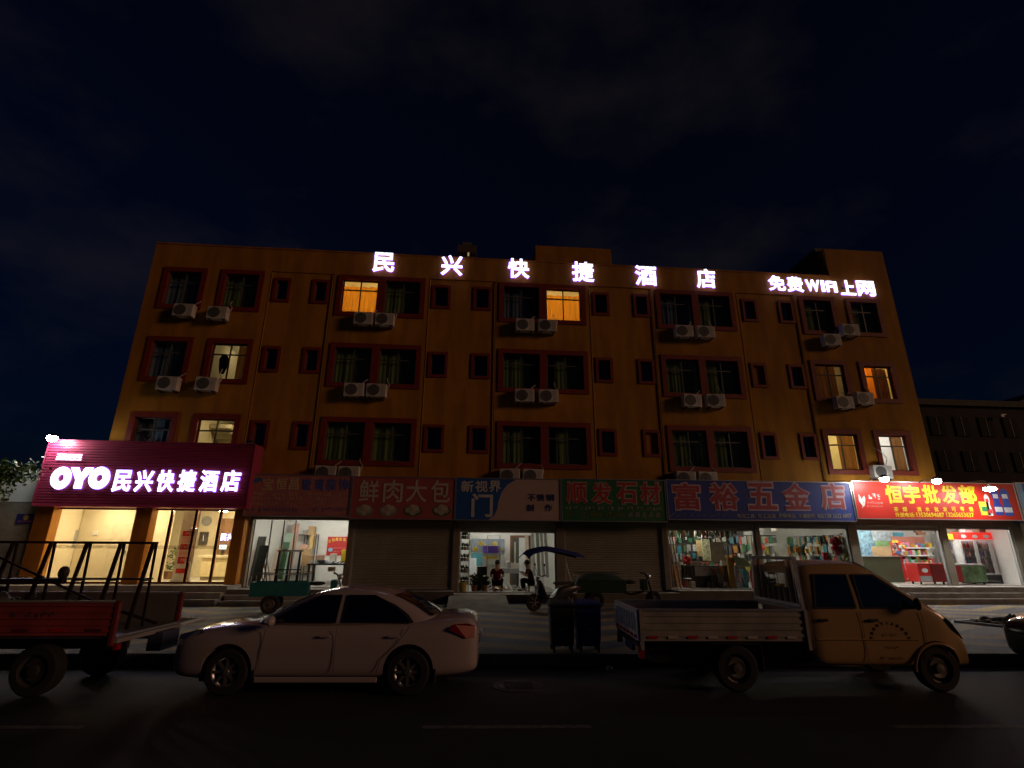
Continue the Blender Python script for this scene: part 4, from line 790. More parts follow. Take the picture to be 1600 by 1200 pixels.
for x in (xa+.05, xb-.12):
    for y in (1.65, 2.4): g = MB(); g.box(x, x+.07, y, y+.07, GF+.003, zt-.051); g.build('leg', IRON, tb)
for (pa, pb, yt, yb, Y, m_, lab) in ((494, 505, 867, 875, 1.8, PINKB, 'pinkish box on the glass shop work table'), (495, 506, 875, 881, 1.75, PBLK, 'black case under the pinkish box on the work table'), (515, 524, 865, 880, 2.3, mat('cream_box', (.6, .56, .46), .7), 'cream box at the back of the work table'), (533, 541, 859, 878, 1.9, PYEL, 'yellow bag at the right end of the work table'), (512, 522, 886, 893, 1.9, CARD, 'carton below the work table')):
    g = MB(); pbox(g, pa, pb, yt, yb, Y, .26); o = g.single('small_box', m_, lab, 'box'); bev(o, .02, 2)
g = MB()
for k in range(40):
    x = random.uniform(xa+.1, xb-.1); y = random.uniform(1.65, 2.4); l = random.uniform(.05, .22); a = random.uniform(0, 6.3); g.cur = k % 4; g.bar((x, y, zt+.02), (x+l*math.cos(a), y+l*math.sin(a), zt+random.uniform(.02, .12)), .03, .03)
g.single('table_clutter', [PWHITE, PGREY, PSKY, PBLK], 'loose tools and offcuts strewn over the work table', 'tools', kind='stuff')

# ---- door and window workshop
DF = .485
room(-.42, 3.62, .23, 4.6, DF, 3.3, WHITEW, CONCF, hotel, WHITEW)
tube_lamp(1.2, 2.6, 3.298, 1.2, COOL, 95, 'fluorescent lamp at the rear of the door workshop ceiling'); tube_lamp(1.6, 1.0, 3.298, 1.2, COOL, 12, 'fluorescent lamp near the front of the door workshop ceiling')
dr = thing('inner_doorway', 'brown framed inner doorway with a white door ajar in the workshop', 'door', (at(813, 890, 4.5).x, 4.5, DF)); r = rect(797, 829, 836.5, 905, 4.5); zt = r[3]
for a, b in ((r[0], r[0]+.1), (r[1]-.1, r[1])): g = MB(); g.box(a, b, 4.5, 4.59, DF+.002, zt); g.build('jamb', PBROWN, dr)
g = MB(); g.box(r[0]+.1, r[1]-.1, 4.5, 4.59, zt-.1, zt); g.build('head', PBROWN, dr); g = MB(); g.box(r[0]+.101, r[1]-.101, 4.57, 4.595, DF+.002, zt-.101); g.build('passage_shade_sheet', mat('unlit_passage_tone', (.10, .10, .08), .8), dr); g = MB(); xx = at(811, 870, 4.4).x; g.box(xx, xx+.42, 4.4, 4.45, DF+.003, zt-.11); g.build('leaf', PWHITE, dr); g = MB(); xx = at(803.5, 860, 4.55).x; g.box(xx, xx+.08, 4.55, 4.569, 1.2, zt-.3); g.build('pale_strip', mat('passage_strip', (.5, .5, .4), .6), dr)  # flat dark sheet painted as the unlit depth beyond the door
def board_px(pa, pb, yt, yb, Y, m_, lab, cat, d=.03, name='display_board'): g = MB(); pbox(g, pa, pb, yt, yb, Y, d); return g.single(name, m_, lab, cat)
bd = thing('display_board', 'grey blue display board with yellow flowers on the workshop wall', 'board', (at(757, 870, 4.4).x, 4.4, 1.6)); g = MB(); pbox(g, 736, 788, 842, 863, 4.45, .04); g.build('sheet', mat('blue_grey_board', (.26, .30, .36), .6), bd)
for px, py in ((751, 849), (743, 858), (760, 854), (773, 850), (781, 858)):
    for k in range(5):
        a = k*1.257; q_ = at(px+2.2*math.cos(a), py+2.0*math.sin(a), 4.44); g = MB(); g.lathe([(.055, 0), (.055, -.006)], (q_.x, 4.449, q_.z), 'y', 8); g.build('petal_print', PYEL, bd)
board_px(755, 779, 853, 864, 4.2, PPURP, 'purple printed panel on the workshop shelf', 'panel'); board_px(736, 754, 864, 884, 3.9, mat('teal_panel', (.10, .34, .40), .5), 'teal panel propped at the workshop back', 'panel')
board_px(755, 778, 869, 873, 4.0, PYEL, 'long yellow box on the workshop shelf', 'box', .2, 'long_box')
rk = thing('steel_rack', 'tall thin steel rack in the middle of the workshop', 'rack', (at(770, 885, 3.2).x, 3.4, DF)); r = rect(761, 782, 836, 892, 3.2)
for x in (r[0], r[1]-.03):
    for y in (3.2, 3.6): g = MB(); g.box(x, x+.03, y, y+.03, DF+.002, r[3]); g.build('upright', STEEL, rk)
for f in (.2, .42, .62, .8, .995): g = MB(); z = DF+(r[3]-DF)*f; g.box(r[0]-.005, r[1]+.005, 3.195, 3.635, z-.02, z); g.build('shelf_board', ALU, rk)
leaner(734, 872, 897, 10, 2.6, mat('white_sheet', (.7, .75, .78), .4), 'white sheet leaning at the left of the workshop', 'sheet', 'leaning_sheet', lean=.3)
for i, (px, pyt, pyb, wp, m_, Y) in enumerate(((813, 866, 908, 7, PWHITE, 2.0), (822, 836, 905, 6, mat('pale_board', (.6, .47, .36), .7), 2.6), (833, 834, 900, 4, mat('grey_profile', (.4, .4, .38), .4), 2.4), (840, 833, 900, 5, mat('grey_green_profile', (.22, .25, .20), .4), 2.2), (847, 832, 902, 4, mat('pale_profile', (.5, .5, .42), .4), 1.9), (853, 832, 902, 5, mat('grey_profile', (.4, .4, .38), .4), 1.6))):
    leaner(px, pyt, pyb, wp, Y, m_, '%s leaning profile or board on the workshop right side' % ['shortest white', 'pale wooden', 'thin grey', 'grey green', 'thin cream', 'rightmost grey'][i], 'board', 'leaning_profile', lean=.5)
tb = thing('work_table', 'low grey table behind the seated person in the workshop', 'table', (at(795, 900, 2.6).x, 2.8, DF)); r = rect(778, 811, 888, 894, 2.6); g = MB(); g.box(r[0], r[1], 2.6, 3.3, r[3]-.2, r[3]); g.build('table_top', PGREY, tb)
for x in (r[0]+.04, r[1]-.1): g = MB(); g.box(x, x+.06, 2.65, 2.71, DF+.003, r[3]-.201); g.build('leg', IRON, tb)
g = MB(); q_ = at(793.5, 884, 2.8); g.lathe([(.10, 0), (.13, .12), (.12, .25), (.05, .3)], (q_.x, 2.85, r[3]+.002), n=14); g.single('round_pot', ALU, 'round metal pot on the low grey workshop table', 'pot', smooth=True)
g = MB(); pbox(g, 799, 811, 880, 887.5, 2.75, .25); g.single('cream_box', mat('cream_box', (.6, .56, .46), .7), 'cream box on the low grey workshop table', 'box')
fl = thing('flower_stand', 'plant stand crowded with dark pots at the workshop left edge', 'plant stand', (at(725, 905, .7).x, .8, DF))
for k in range(5):
    z = DF+.25+.42*k; r = rect(718, 733, 0, 1, .7); g = MB(); xa, xb = at(719, 880, .7).x, at(733, 880, .7).x; g.box(xa, xb, .7, 1.0, z, z+.02); g.build('shelf_board', IRON, fl)
    for j in range(3):
        x = xa+(xb-xa)*(.2+.3*j); g = MB(); g.lathe([(.045, 0), (.06, .1)], (x, .85, z+.021), n=10); pt_ = g.build('pot', [PBLK, PBROWN, PGREY][j], fl); g = MB()
        for q in range(26):
            a = random.uniform(0, 6.3); u = Vector((math.cos(a)*.1, math.sin(a)*.08, random.uniform(.05, .2))); p_ = Vector((x, .85, z+.12)); v_ = Vector((-u.y, u.x, 0)).normalized()*.02; g.add([p_, p_+u*.6+v_, p_+u, p_+u*.6-v_], [(0, 1, 2, 3)])
        o = g.build('leaves', mat('stand_leaf', (.03, .06, .025), .6, var=.4), pt_, fix=False); o['kind'] = 'stuff'
for x in (xa, xb-.02):
    for y in (.7, .98): g = MB(); g.box(x, x+.02, y, y+.02, DF+.003, DF+2.15); g.build('upright', IRON, fl)
c_ = at(723, 920, .3); g = MB(); g.lathe([(.13, 0), (.16, .32), (.15, .32), (.12, .03)], (c_.x, .3, DF+.023), n=18); g.single('bucket', mat('dull_yellow_bucket', (.35, .28, .05), .5), 'dull yellow bucket at the workshop doorway', 'bucket', smooth=True)
g = MB()
for k in range(55):
    x = random.uniform(.3, 2.4); y = random.uniform(.5, 2.4); l = random.uniform(.06, .35); a = random.uniform(0, 3.1); g.cur = k % 4; g.bar((x, y, DF+.03), (x+l*math.cos(a), y+l*math.sin(a), DF+random.uniform(.03, .1)), .04, .03)
g.single('floor_clutter', [PWHITE, ALU, CARD, PBLK], 'white offcuts and parts strewn over the workshop floor', 'offcuts', kind='stuff')
for i, (a, b) in enumerate((((792, 908), (808, 925)), ((794, 907), (801, 926)))):
    p0 = at(*a, .9); p1 = at(*b, .4); p0.z = DF+.28; p1.z = DF+.04; g = MB(); g.bar(p0, p1, .05, .05); g.single('white_profile', PWHITE, '%s of two white profiles propped on the workshop floor' % ['upper', 'lower'][i], 'profile')

# ---- hardware shop
HF = .605
room(7.88, 15.62, .23, 4.4, HF, 3.3, mat('hardware_wall', (.50, .49, .43), .8), CONCF, hotel, WHITEW)
tube_lamp(9.6, 2.2, 3.298, 1.2, COOL, 150, 'fluorescent lamp over the left half of the hardware shop'); tube_lamp(13.6, 2.0, 3.298, 1.2, COOL, 130, 'fluorescent lamp over the right half of the hardware shop')
GOODS = [mat('goods_%d' % i, c, .45, var=.35, scale=14) for i, c in enumerate(((.35, .30, .04), (.05, .22, .10), (.40, .38, .30), (.25, .12, .05), (.04, .20, .24), (.5, .06, .03), (.12, .12, .12), (.30, .26, .16), (.5, .2, .03), (.06, .06, .07), (.35, .34, .33), (.10, .16, .05), (.012, .012, .012), (.02, .018, .014), (.6, .58, .5)))]  # near-black tones added to read as shaded gaps between goods
def hang(mb, p, ax, w_, h, rng):          # one hanging packet or tool, hooked to a wall
    mb.cur = rng.randrange(len(GOODS)); d = .05; k = rng.random()
    if ax == 'x': mb.box(p[0]-w_/2, p[0]+w_/2, p[1]-d, p[1], p[2]-h, p[2])
    else: mb.box(p[0]-d-rng.uniform(0, .05), p[0], p[1]-w_/2, p[1]+w_/2, p[2]-h, p[2])
r_ = random.Random(11); wr = thing('hanging_rack', 'wall rack packed with hanging tools and packets on hardware right wall', 'rack', (15.5, 2.2, HF))
g = MB(); g.box(15.52, 15.60, .5, 4.3, 2.70, 2.74); g.build('rail', mat('lilac_rail', (.5, .45, .5), .5), wr)
g = MB()
for row in range(4):
    y = .55
    while y < 4.3:
        w_ = r_.uniform(.08, .2); h = r_.uniform(.2, .42); hang(g, (15.60-r_.uniform(0, .1), y, 2.66-row*.42+r_.uniform(-.04, .04)), 'y', w_, h, r_); y += w_+r_.uniform(.0, .05)
o = g.build('hanging_goods', GOODS, wr); o['kind'] = 'stuff'
r_ = random.Random(5); wr = thing('hanging_rack', 'back wall rack packed with hanging goods behind the hardware counter', 'rack', (11, 4.3, HF))
g = MB(); g.box(8.0, 15.0, 4.30, 4.36, 2.72, 2.76); g.build('rail', IRON, wr); g = MB(); g.box(7.95, 13.4, 4.365, 4.395, HF+.003, 3.1); g.build('gap_backing', mat('dark_gap_backing', (.05, .042, .03), .7), wr); g = MB()  # dark panel added behind the goods so the gaps look shaded
for row in range(5):
    x = 8.05
    while x < 15.0:
        w_ = r_.uniform(.07, .22); h = r_.uniform(.2, .40); hang(g, (x, 4.36-r_.uniform(0, .12), 2.68-row*.40+r_.uniform(-.05, .05)), 'x', w_, h, r_); x += w_+r_.uniform(0, .12)
o = g.build('hanging_goods', GOODS, wr); o['kind'] = 'stuff'
for i, (pa, pb, yt, yb, Y, m_, nm, cat, lab) in enumerate((
    (1090, 1111, 827, 840, 2.6, PWHITE, 'white_carton', 'box', 'white carton above the bright posters in the hardware shop'), (1089, 1097, 844, 869, 2.5, mat('striped_poster', (.6, .42, .2), .5, var=.5, scale=8), 'wall_poster', 'poster', 'narrow orange striped poster in the hardware shop'),
    (1097, 1110, 842, 876, 2.45, mat('colour_poster', (.5, .5, .3), .5, var=.8, scale=12), 'wall_poster', 'poster', 'bright many coloured poster in the hardware shop'), (1110, 1132, 847, 878, 2.0, mat('brown_poster', (.36, .29, .22), .6, var=.25, scale=4), 'wall_poster', 'poster', 'tall brownish poster board beside the bright one'),
    (1043, 1054, 839, 850, 2.3, PWHITE, 'white_box', 'box', 'white box above the leaning poles in the hardware shop'), (1080, 1096, 877, 884, 1.2, mat('cream_box', (.6, .56, .46), .7), 'cream_tray', 'tray', 'cream tray on the hardware counter'),
    (1128, 1139, 876, 888, 1.3, mat('cream_box', (.6, .56, .46), .7), 'cream_bag', 'bag', 'cream bag on the right of the hardware counter'), (1177, 1183, 848, 866, 1.0, mat('pale_board', (.6, .47, .36), .7), 'pale_carton', 'box', 'pale narrow carton against the dark hardware pillar'),
    (1205, 1212, 822, 830, 3.4, mat('cream_box', (.6, .56, .46), .7), 'wall_fan', 'fan', 'pale fan box high on the hardware shop back wall'))):
    board_px(pa, pb, yt, yb, Y, m_, lab, cat, .12 if cat in ('box', 'tray', 'bag') else .03, nm)
ct = thing('shop_counter', 'dark counter with a red lettered front panel in the hardware shop', 'counter', (at(1112, 900, .9).x, 1.1, HF)); r = rect(1082, 1134, 884, 900, .9); g = MB(); g.box(r[0], r[1], .9, 1.7, HF+.003, r[3]); g.build('body', PBLK, ct); g = MB(); g.box(r[0]+.1, r[1]-.1, .885, .899, r[2], r[3]-.03); o = g.build('front_panel', PGREY, ct)
for k_ in range(4): g = MB(); xq = r[0]+.35+k_*.32; scribble(g, xq, xq+.26, (r[2]+r[3])/2, r[3]-.08, .884, 1, rg, .004); g.build('lettering', PRED, o)
g = MB(); c_ = at(1074, 875, 1.4)
for k in range(14): a = random.uniform(0, 6.3); e = random.uniform(-1, 1); g.sphere((c_.x+.12*math.cos(a), 1.4+.12*math.sin(a), c_.z+.12*e), .07, 6)
g.single('red_bag', PRED, 'bright red bunched bag on the hardware counter left end', 'bag')
c_ = at(1144, 905, .5); g = MB(); g.box(c_.x-.09, c_.x+.12, .5, .62, HF+.003, at(1144, 871, .5).z); g.single('yellow_roll', mat('ochre_roll', (.36, .20, .03), .6), 'tall ochre roll standing before the hardware counter', 'roll')
g = MB(); c_ = at(1155, 873, .7); 
for k in range(9): g.bar((c_.x-.25+.05*k, .7, c_.z+.15-.02*k), (c_.x-.05+.07*k, .75, c_.z-.32+.02*(k % 3)), .06, .02)
g.single('green_sacking', mat('green_plastic_sheet', (.14, .24, .15), .4), 'green plastic sheeting draped beside the ochre roll', 'sheeting')
for i, (pa, pb) in enumerate(((1043, 1052), (1046, 1058), (1050, 1063), (1041, 1048))):
    p0 = at(pb, 905, .4); p1 = at(pa, 838, .9); p0.z = HF+.003; g = MB(); g.tube(p0, p1, .03, 8); g.single('leaning_pole', [PBROWN, mat('stile_1', (.42, .36, .28), .5), PBROWN, IRON][i], '%s of the poles leaning at the hardware shop left edge' % ['second', 'third', 'fourth', 'first'][i], 'pole')
r_ = random.Random(21)
g = MB()
for k in range(170):
    x = r_.uniform(8.3, 11.5); y = r_.uniform(.5, 3.6); g.cur = r_.randrange(len(GOODS)); s = r_.uniform(.05, .2); z = HF+.003 if r_.random() < .5 else HF+.003+r_.uniform(.2, .7); g.box(x, x+s, y, y+s, HF+.003, z+s*1.4)
g.single('floor_goods', GOODS, 'heaped small hardware goods over the left shop floor', 'goods', kind='stuff')
g = MB()
for k in range(170):
    x = r_.uniform(8.1, 11.4); y = r_.uniform(.4, 3); g.cur = r_.randrange(len(GOODS)); l = r_.uniform(.15, .5); g.bar((x, y, 3.05-r_.uniform(0, .1)), (x+r_.uniform(-.1, .1), y, 3.0-l), r_.uniform(.02, .1), .03)
g.single('ceiling_goods', GOODS, 'goods hung from the ceiling of the left hardware shop', 'goods', kind='stuff')
lp = thing('ball_bunch', 'bunch of dark red plastic balls hanging on the hardware right wall', 'balls', (15.4, .55, 2.0)); c_ = at(1307, 853, .55)
for k, (dx, dz) in enumerate(((0, .28), (-.13, .17), (.12, .14), (0, .03), (-.13, -.1), (.12, -.12), (0, -.24))): g = MB(); g.sphere((c_.x+dx, .55+(k % 2)*.06, c_.z+dz), .11, 10); g.build('ball', mat('glossy_dark_red', (.35, .015, .03), .2), lp, smooth=True)
c_ = at(1323, 868, .35); g = MB()
for k in range(30): a = random.uniform(0, 6.3); rr = random.uniform(0, .16); g.sphere((c_.x+rr*math.cos(a), .35, c_.z+rr*1.6*math.sin(a)), .045, 5)
g.single('mesh_bag', mat('yellow_green_bag', (.32, .30, .05), .6), 'yellow green mesh bag hanging at the hardware right edge', 'bag')
for i, (pa, pb, yt, yb, m_, lab) in enumerate(((1243, 1251, 855, 863, PORG, 'round orange reel among the hanging hardware goods'), (1259, 1264, 858, 864, PYEL, 'bright yellow packet among the hanging hardware goods'), (1287, 1294, 863, 877, PRED, 'red tube low on the hardware right wall'))): board_px(pa, pb, yt, yb, 1.2, m_, lab, 'goods', .06, 'hung_item')
st = thing('stool', 'stool with a pale seat before the hardware counter', 'stool', (at(1074, 920, .0).x, 0, HF)); c_ = at(1074, 905, .1); g = MB(); g.lathe([(.16, 0), (.17, .03), (.15, .04)], (c_.x, .1, c_.z), n=18); g.build('seat', PGREY, st)
for k in range(4): a = .8+k*1.57; g = MB(); g.tube((c_.x+.1*math.cos(a), .1+.1*math.sin(a), c_.z), (c_.x+.16*math.cos(a), .1+.16*math.sin(a), HF+.023), .012); g.build('leg', IRON, st)

# ---- grocery
MF = .745; DAY = (1, .98, .93)
room(15.9, 23.2, .23, 4.4, MF, 3.3, WHITEW, FLOORT, hotel, WHITEW)
for i, (x, y) in enumerate(((17.2, 1.6), (19.2, 1.6), (21.3, 1.0), (18.2, 3.2))): tube_lamp(x, y, 3.298, 1.2, DAY, 140 if i != 2 else 120, 'fluorescent lamp on the grocery ceiling, %s' % ['left front', 'middle front', 'right front', 'rear'][i])
po = mat('blue_poster', (.30, .52, .80), .5, var=.7, scale=5); r_ = random.Random(9)
for i, (pa, pb, yt, yb, m_, lab) in enumerate(((1340, 1363, 826, 848, po, 'upper pale blue poster on the grocery back wall'), (1342, 1372, 848, 872, mat('blue_poster2', (.25, .45, .8), .5, var=.8, scale=7), 'lower blue poster on the grocery back wall'), (1363, 1394, 831, 846, mat('pink_blue_poster', (.55, .65, .7), .5, var=.5, scale=6), 'pale poster with pink figures on the grocery wall'), (1368, 1394, 845, 854, mat('green_poster', (.35, .6, .25), .5, var=.5, scale=5), 'green poster strip on the grocery wall'), (1396, 1412, 832, 839, mat('cyan_poster', (.15, .55, .7), .5, var=.4, scale=6), 'cyan poster above the grocery shelf'))):
    board_px(pa, pb, yt, yb, 4.3 if i < 2 else 4.24, m_, lab, 'poster', .02, 'wall_poster')
board_px(1371.5, 1392, 854, 870, 2.3, CARD, 'brown carton on the grocery counter', 'box', .35, 'carton')
ct = thing('shop_counter', 'dark green grocery counter behind the pickup roof', 'counter', (at(1372, 900, 1.9).x, 2.2, MF)); r = rect(1344, 1411, 870, 915, 1.9); g = MB(); g.box(r[0], r[1], 1.9, 2.6, MF+.003, r[3]); g.build('body', mat('counter_green', (.05, .065, .035), .5), ct); g = MB(); g.box(r[0]-.02, r[1]+.02, 1.87, 2.62, r[3]+.001, r[3]+.03); g.build('top', PGREY, ct)
def shelf_unit(lab, pa, pb, yt, yb, Y, ztops, endm, seed):
    r_ = random.Random(seed); xa, xb = at(pa, (yt+yb)/2, Y).x, at(pb, (yt+yb)/2, Y).x; zt = at(pa, yt, Y).z; t = thing('grocery_shelf', lab, 'shelf', ((xa+xb)/2, Y+.2, MF))
    g = MB(); g.box(xa-.10, xa-.003, Y, Y+.45, MF+.003, zt-.25); g.build('end_panel', endm, t); g = MB(); g.box(xa, xb, Y+.43, Y+.45, MF+.003, zt); g.build('back_panel', mat('shelf_back', (.35, .12, .08), .6), t)
    n = 5
    for k in range(n):
        z = MF+.12+(zt-MF-.3)*k/n; g = MB(); g.box(xa, xb, Y, Y+.428, z, z+.025); b_ = g.build('shelf_board', PWHITE, t); g = MB(); g.box(xa, xb, Y-.012, Y-.001, z-.02, z+.03); g.build('price_strip', PRED if k == 1 else PWHITE, b_)
        x = xa+.03; g = MB()
        while x < xb-.12:
            w_ = r_.uniform(.06, .16); h = r_.uniform(.10, (zt-MF-.3)/n-.06); g.cur = r_.randrange(len(GROC)); g.box(x, x+w_*.92, Y+.02, Y+.3, z+.026, z+.026+h); x += w_
        o = g.build('goods', GROC, t); o['kind'] = 'stuff'
GROC = [mat('groc_%d' % i, c, .4, var=.4, scale=16) for i, c in enumerate(((.6, .05, .05), (.65, .5, .05), (.7, .68, .62), (.05, .25, .1), (.08, .15, .45), (.6, .2, .3), (.65, .25, .04), (.15, .05, .04), (.3, .14, .05), (.5, .5, .5)))]
shelf_unit('crowded grocery shelf with a red end panel behind the chest freezer', 1411, 1464, 838, 913, 2.5, 0, PRED, 2)
shelf_unit('tall grocery shelf behind the drinks fridge', 1481, 1500, 826, 905, 3.4, 0, PGREY, 8)
g = MB()
for k in range(40): x = at(1398+r_.uniform(0, 16), 855, 2.3).x; z = at(1400, r_.uniform(848, 869), 2.3).z; g.cur = r_.randrange(len(GROC)); g.box(x, x+.12, 2.3+r_.uniform(0, .2), 2.5, z, z+.12)
g.single('counter_goods', GROC, 'bright sweets and packets stacked beside the grocery counter', 'goods', kind='stuff')
def freezer(lab, pa, pb, pc, yt, yb, Y, m1, m2, m3, prints):
    xa, xb, xc = at(pa, 890, Y).x, at(pb, 890, Y).x, at(pc, 890, Y).x; zt = at(pa, yt, Y).z; t = thing('chest_freezer', lab, 'freezer', ((xa+xc)/2, Y+.3, MF))
    g = MB(); g.box(xa, xb-.002, Y, Y+.62, MF+.10, zt-.06); bev(g.build('body_end', m1, t), .02); g = MB(); g.box(xb, xc, Y+.004, Y+.62, MF+.10, zt-.06); bev(g.build('body', m2, t), .02); g = MB(); g.box(xa-.01, xc+.01, Y-.01, Y+.63, zt-.058, zt); bev(g.build('lid', m3, t), .02)
    for x in (xa+.08, xc-.14):
        for y in (Y+.08, Y+.5): g = MB(); g.lathe([(.035, 0), (.035, .095)], (x, y, MF+.003), n=10); g.build('foot', PBLK, t)
    if prints:
        g = MB(); g.box(xa+.02, xb-.03, Y-.006, Y-.001, MF+.12, MF+.34); g.build('grey_panel', PGREY, t); g = MB(); cx = (xa+xb)/2; g.prism([(cx+.14*math.cos(k*.52), MF+.55+.09*math.sin(k*.52)) for k in range(12)], Y-.006, Y-.001); g.build('white_print', PWHITE, t)
freezer('red chest freezer with a white emblem in the grocery doorway', 1434.5, 1455, 1477, 880, 912, .5, PRED, mat('dark_red_paint', (.22, .015, .02), .4), PRED, True)
freezer('dark red and green chest freezer before the drinks fridge', 1483, 1503, 1540, 881, 914, .45, mat('dark_red_paint', (.22, .015, .02), .4), mat('green_print_panel', (.07, .13, .06), .4, var=.8, scale=3), PGREY, False)
fr = thing('drinks_fridge', 'three door drinks fridge with a red lit header in the grocery', 'fridge', (at(1540, 910, 1.3).x, 1.6, MF)); xa, xb = at(1506, 880, 1.3).x, at(1577, 880, 1.3).x; zt = at(1530, 832, 1.3).z; zh = at(1530, 843, 1.3).z
g = MB(); g.box(xa, xa+.04, 1.3, 1.62, MF+.35, zh-.002); g.build('side_wall', PWHITE, fr); g = MB(); g.box(xb-.04, xb, 1.3, 1.62, MF+.35, zh-.002); g.build('side_wall', PWHITE, fr); g = MB(); g.box(xa+.041, xb-.041, 1.58, 1.619, MF+.35, zh-.002); g.build('back_wall', PGREY, fr); g = MB(); g.box(xa, xb, 1.3, 1.62, MF+.003, MF+.349); g.build('base', PBLK, fr)
g = MB(); g.box(xa, xb, 1.27, 1.62, zh, zt); hd = g.build('header', glow('fridge_header', (.9, .03, .02), .6, (.7, .03, .02)), fr)
for k in range(4): cx = xa+(xb-xa)*(k+.5)/4; g = MB(); g.prism([(cx-.13, zh+.08), (cx+.05, zh+.05), (cx+.14, zh+.12), (cx+.06, zh+.2), (cx-.1, zh+.19)], 1.262, 1.269); g.build('white_print', PWHITE, hd)
W3 = (xb-xa)/3; r_ = random.Random(4)
for k in range(3):
    a, b = xa+W3*k, xa+W3*(k+1); g = MB(); frame_bars(g, a+.01, b-.01, MF+.36, zh-.01, 1.255, .04, .055); d_ = g.build('door', PWHITE, fr); g = MB(); g.quad((a+.06, 1.275, MF+.41), (b-.06, 1.275, MF+.41), (b-.06, 1.275, zh-.06), (a+.06, 1.275, zh-.06)); g.build('pane', SHOPG, d_, fix=False)
    for j in range(4):
        z = MF+.40+(zh-MF-.45)*j/4; g = MB(); g.box(a+.05, b-.05, 1.36, 1.57, z, z+.02); g.build('shelf_board', PGREY, fr); g = MB(); x = a+.1
        while x < b-.1:
            g.cur = r_.randrange(len(GROC)); h = r_.uniform(.18, .32); g.lathe([(.032, 0), (.032, h*.65), (.013, h*.85), (.013, h)], (x, 1.45, z+.021), n=7); x += .075
        o = g.build('bottles', GROC, fr); o['kind'] = 'stuff'
g = MB(); g.tube((xa+.06, 1.5, zh-.04), (xb-.06, 1.5, zh-.04), .012); g.build('light_tube', glow('fridge_tube', (.95, .97, 1), 6), fr)
board_px(1570, 1592, 833, 915, 1.0, mat('grey_cabinet', (.30, .28, .25), .5), 'tall plain grey cabinet right of the drinks fridge', 'cabinet', .6, 'grey_cabinet')
for i, (pa, pb, yt, yb, m_, lab) in enumerate(((1483, 1497, 822, 833, mat('cream_box', (.6, .56, .46), .7), 'cream carton stacked above the grocery rear shelf'), (1496, 1506, 822, 832, mat('cream_box2', (.66, .6, .42), .7), 'cream carton next to the white carton over fridge'), (1507, 1519, 821, 832, PWHITE, 'white carton on top of the drinks fridge'), (1521, 1530, 822, 832, mat('cream_box', (.6, .56, .46), .7), 'cream carton right of the white one over the fridge'), (1531, 1551, 821, 831, PBROWN, 'long brown carton on top of the drinks fridge'), (1481.5, 1494, 834, 843, PYEL, 'yellow carton beside the drinks fridge'))): board_px(pa, pb, yt, yb, 1.5 if i > 1 else 2.6, m_, lab, 'box', .3, 'carton')
g = MB(); pbox(g, 1431, 1440, 826, 832, 2.8, .15); pbox(g, 1434, 1447, 832, 836, 2.8, .1); g.single('wall_bracket_shelf', PBROWN, 'dark red wall shelf high in the grocery', 'shelf')

# ================================================================ surroundings
CR_ = random.Random(17)
lw = thing('boundary_wall', 'grey stained wall topped with white panels left of the hotel', 'wall', (-18.5, -.25, ZP))
g = MB(); g.box(-24, -15.42, -.35, -.1, ZP-.02, 3.52); g.build('concrete_base', mat('stained_concrete', (.20, .18, .14), .9, var=.45, scale=.9, bump=.4), lw)
for i in range(6):
    x = -15.42-1.46*(i+1); g = MB(); g.box(x+.008, x+1.452, -.30, -.2, 3.524, 4.70); g.build('white_panel', mat('white_sheet_panel', (.62, .63, .62), .5, var=.12, scale=2), lw)
g = MB(); g.box(-24, -15.42, -.33, -.16, 3.521, 3.56); g.build('ledge', DARKCONC, lw)
pl_ = thing('number_plate_sign', 'small dark blue plate with a round emblem on the left wall', 'sign', (at(40, 818, -.38).x, -.38, 2.8)); r = rect(25, 55, 803, 819, -.37); g = MB(); g.box(r[0], r[1], -.37, -.352, r[2], r[3]); g.build('plate', mat('plate_blue', (.03, .03, .16), .4), pl_)
g = MB(); g.lathe([(.09, 0), (.09, -.006)], ((r[0]+r[1])/2, -.371, r[3]-.13), 'y', 16); g.build('emblem', mat('plate_gold', (.4, .28, .06), .5), pl_); g = MB(); scribble(g, r[0]+.06, r[1]-.06, r[2]+.06, r[2]+.13, -.3705, 9, rg, .003); g.build('plate_lettering', mat('plate_red', (.5, .12, .10), .5), pl_)
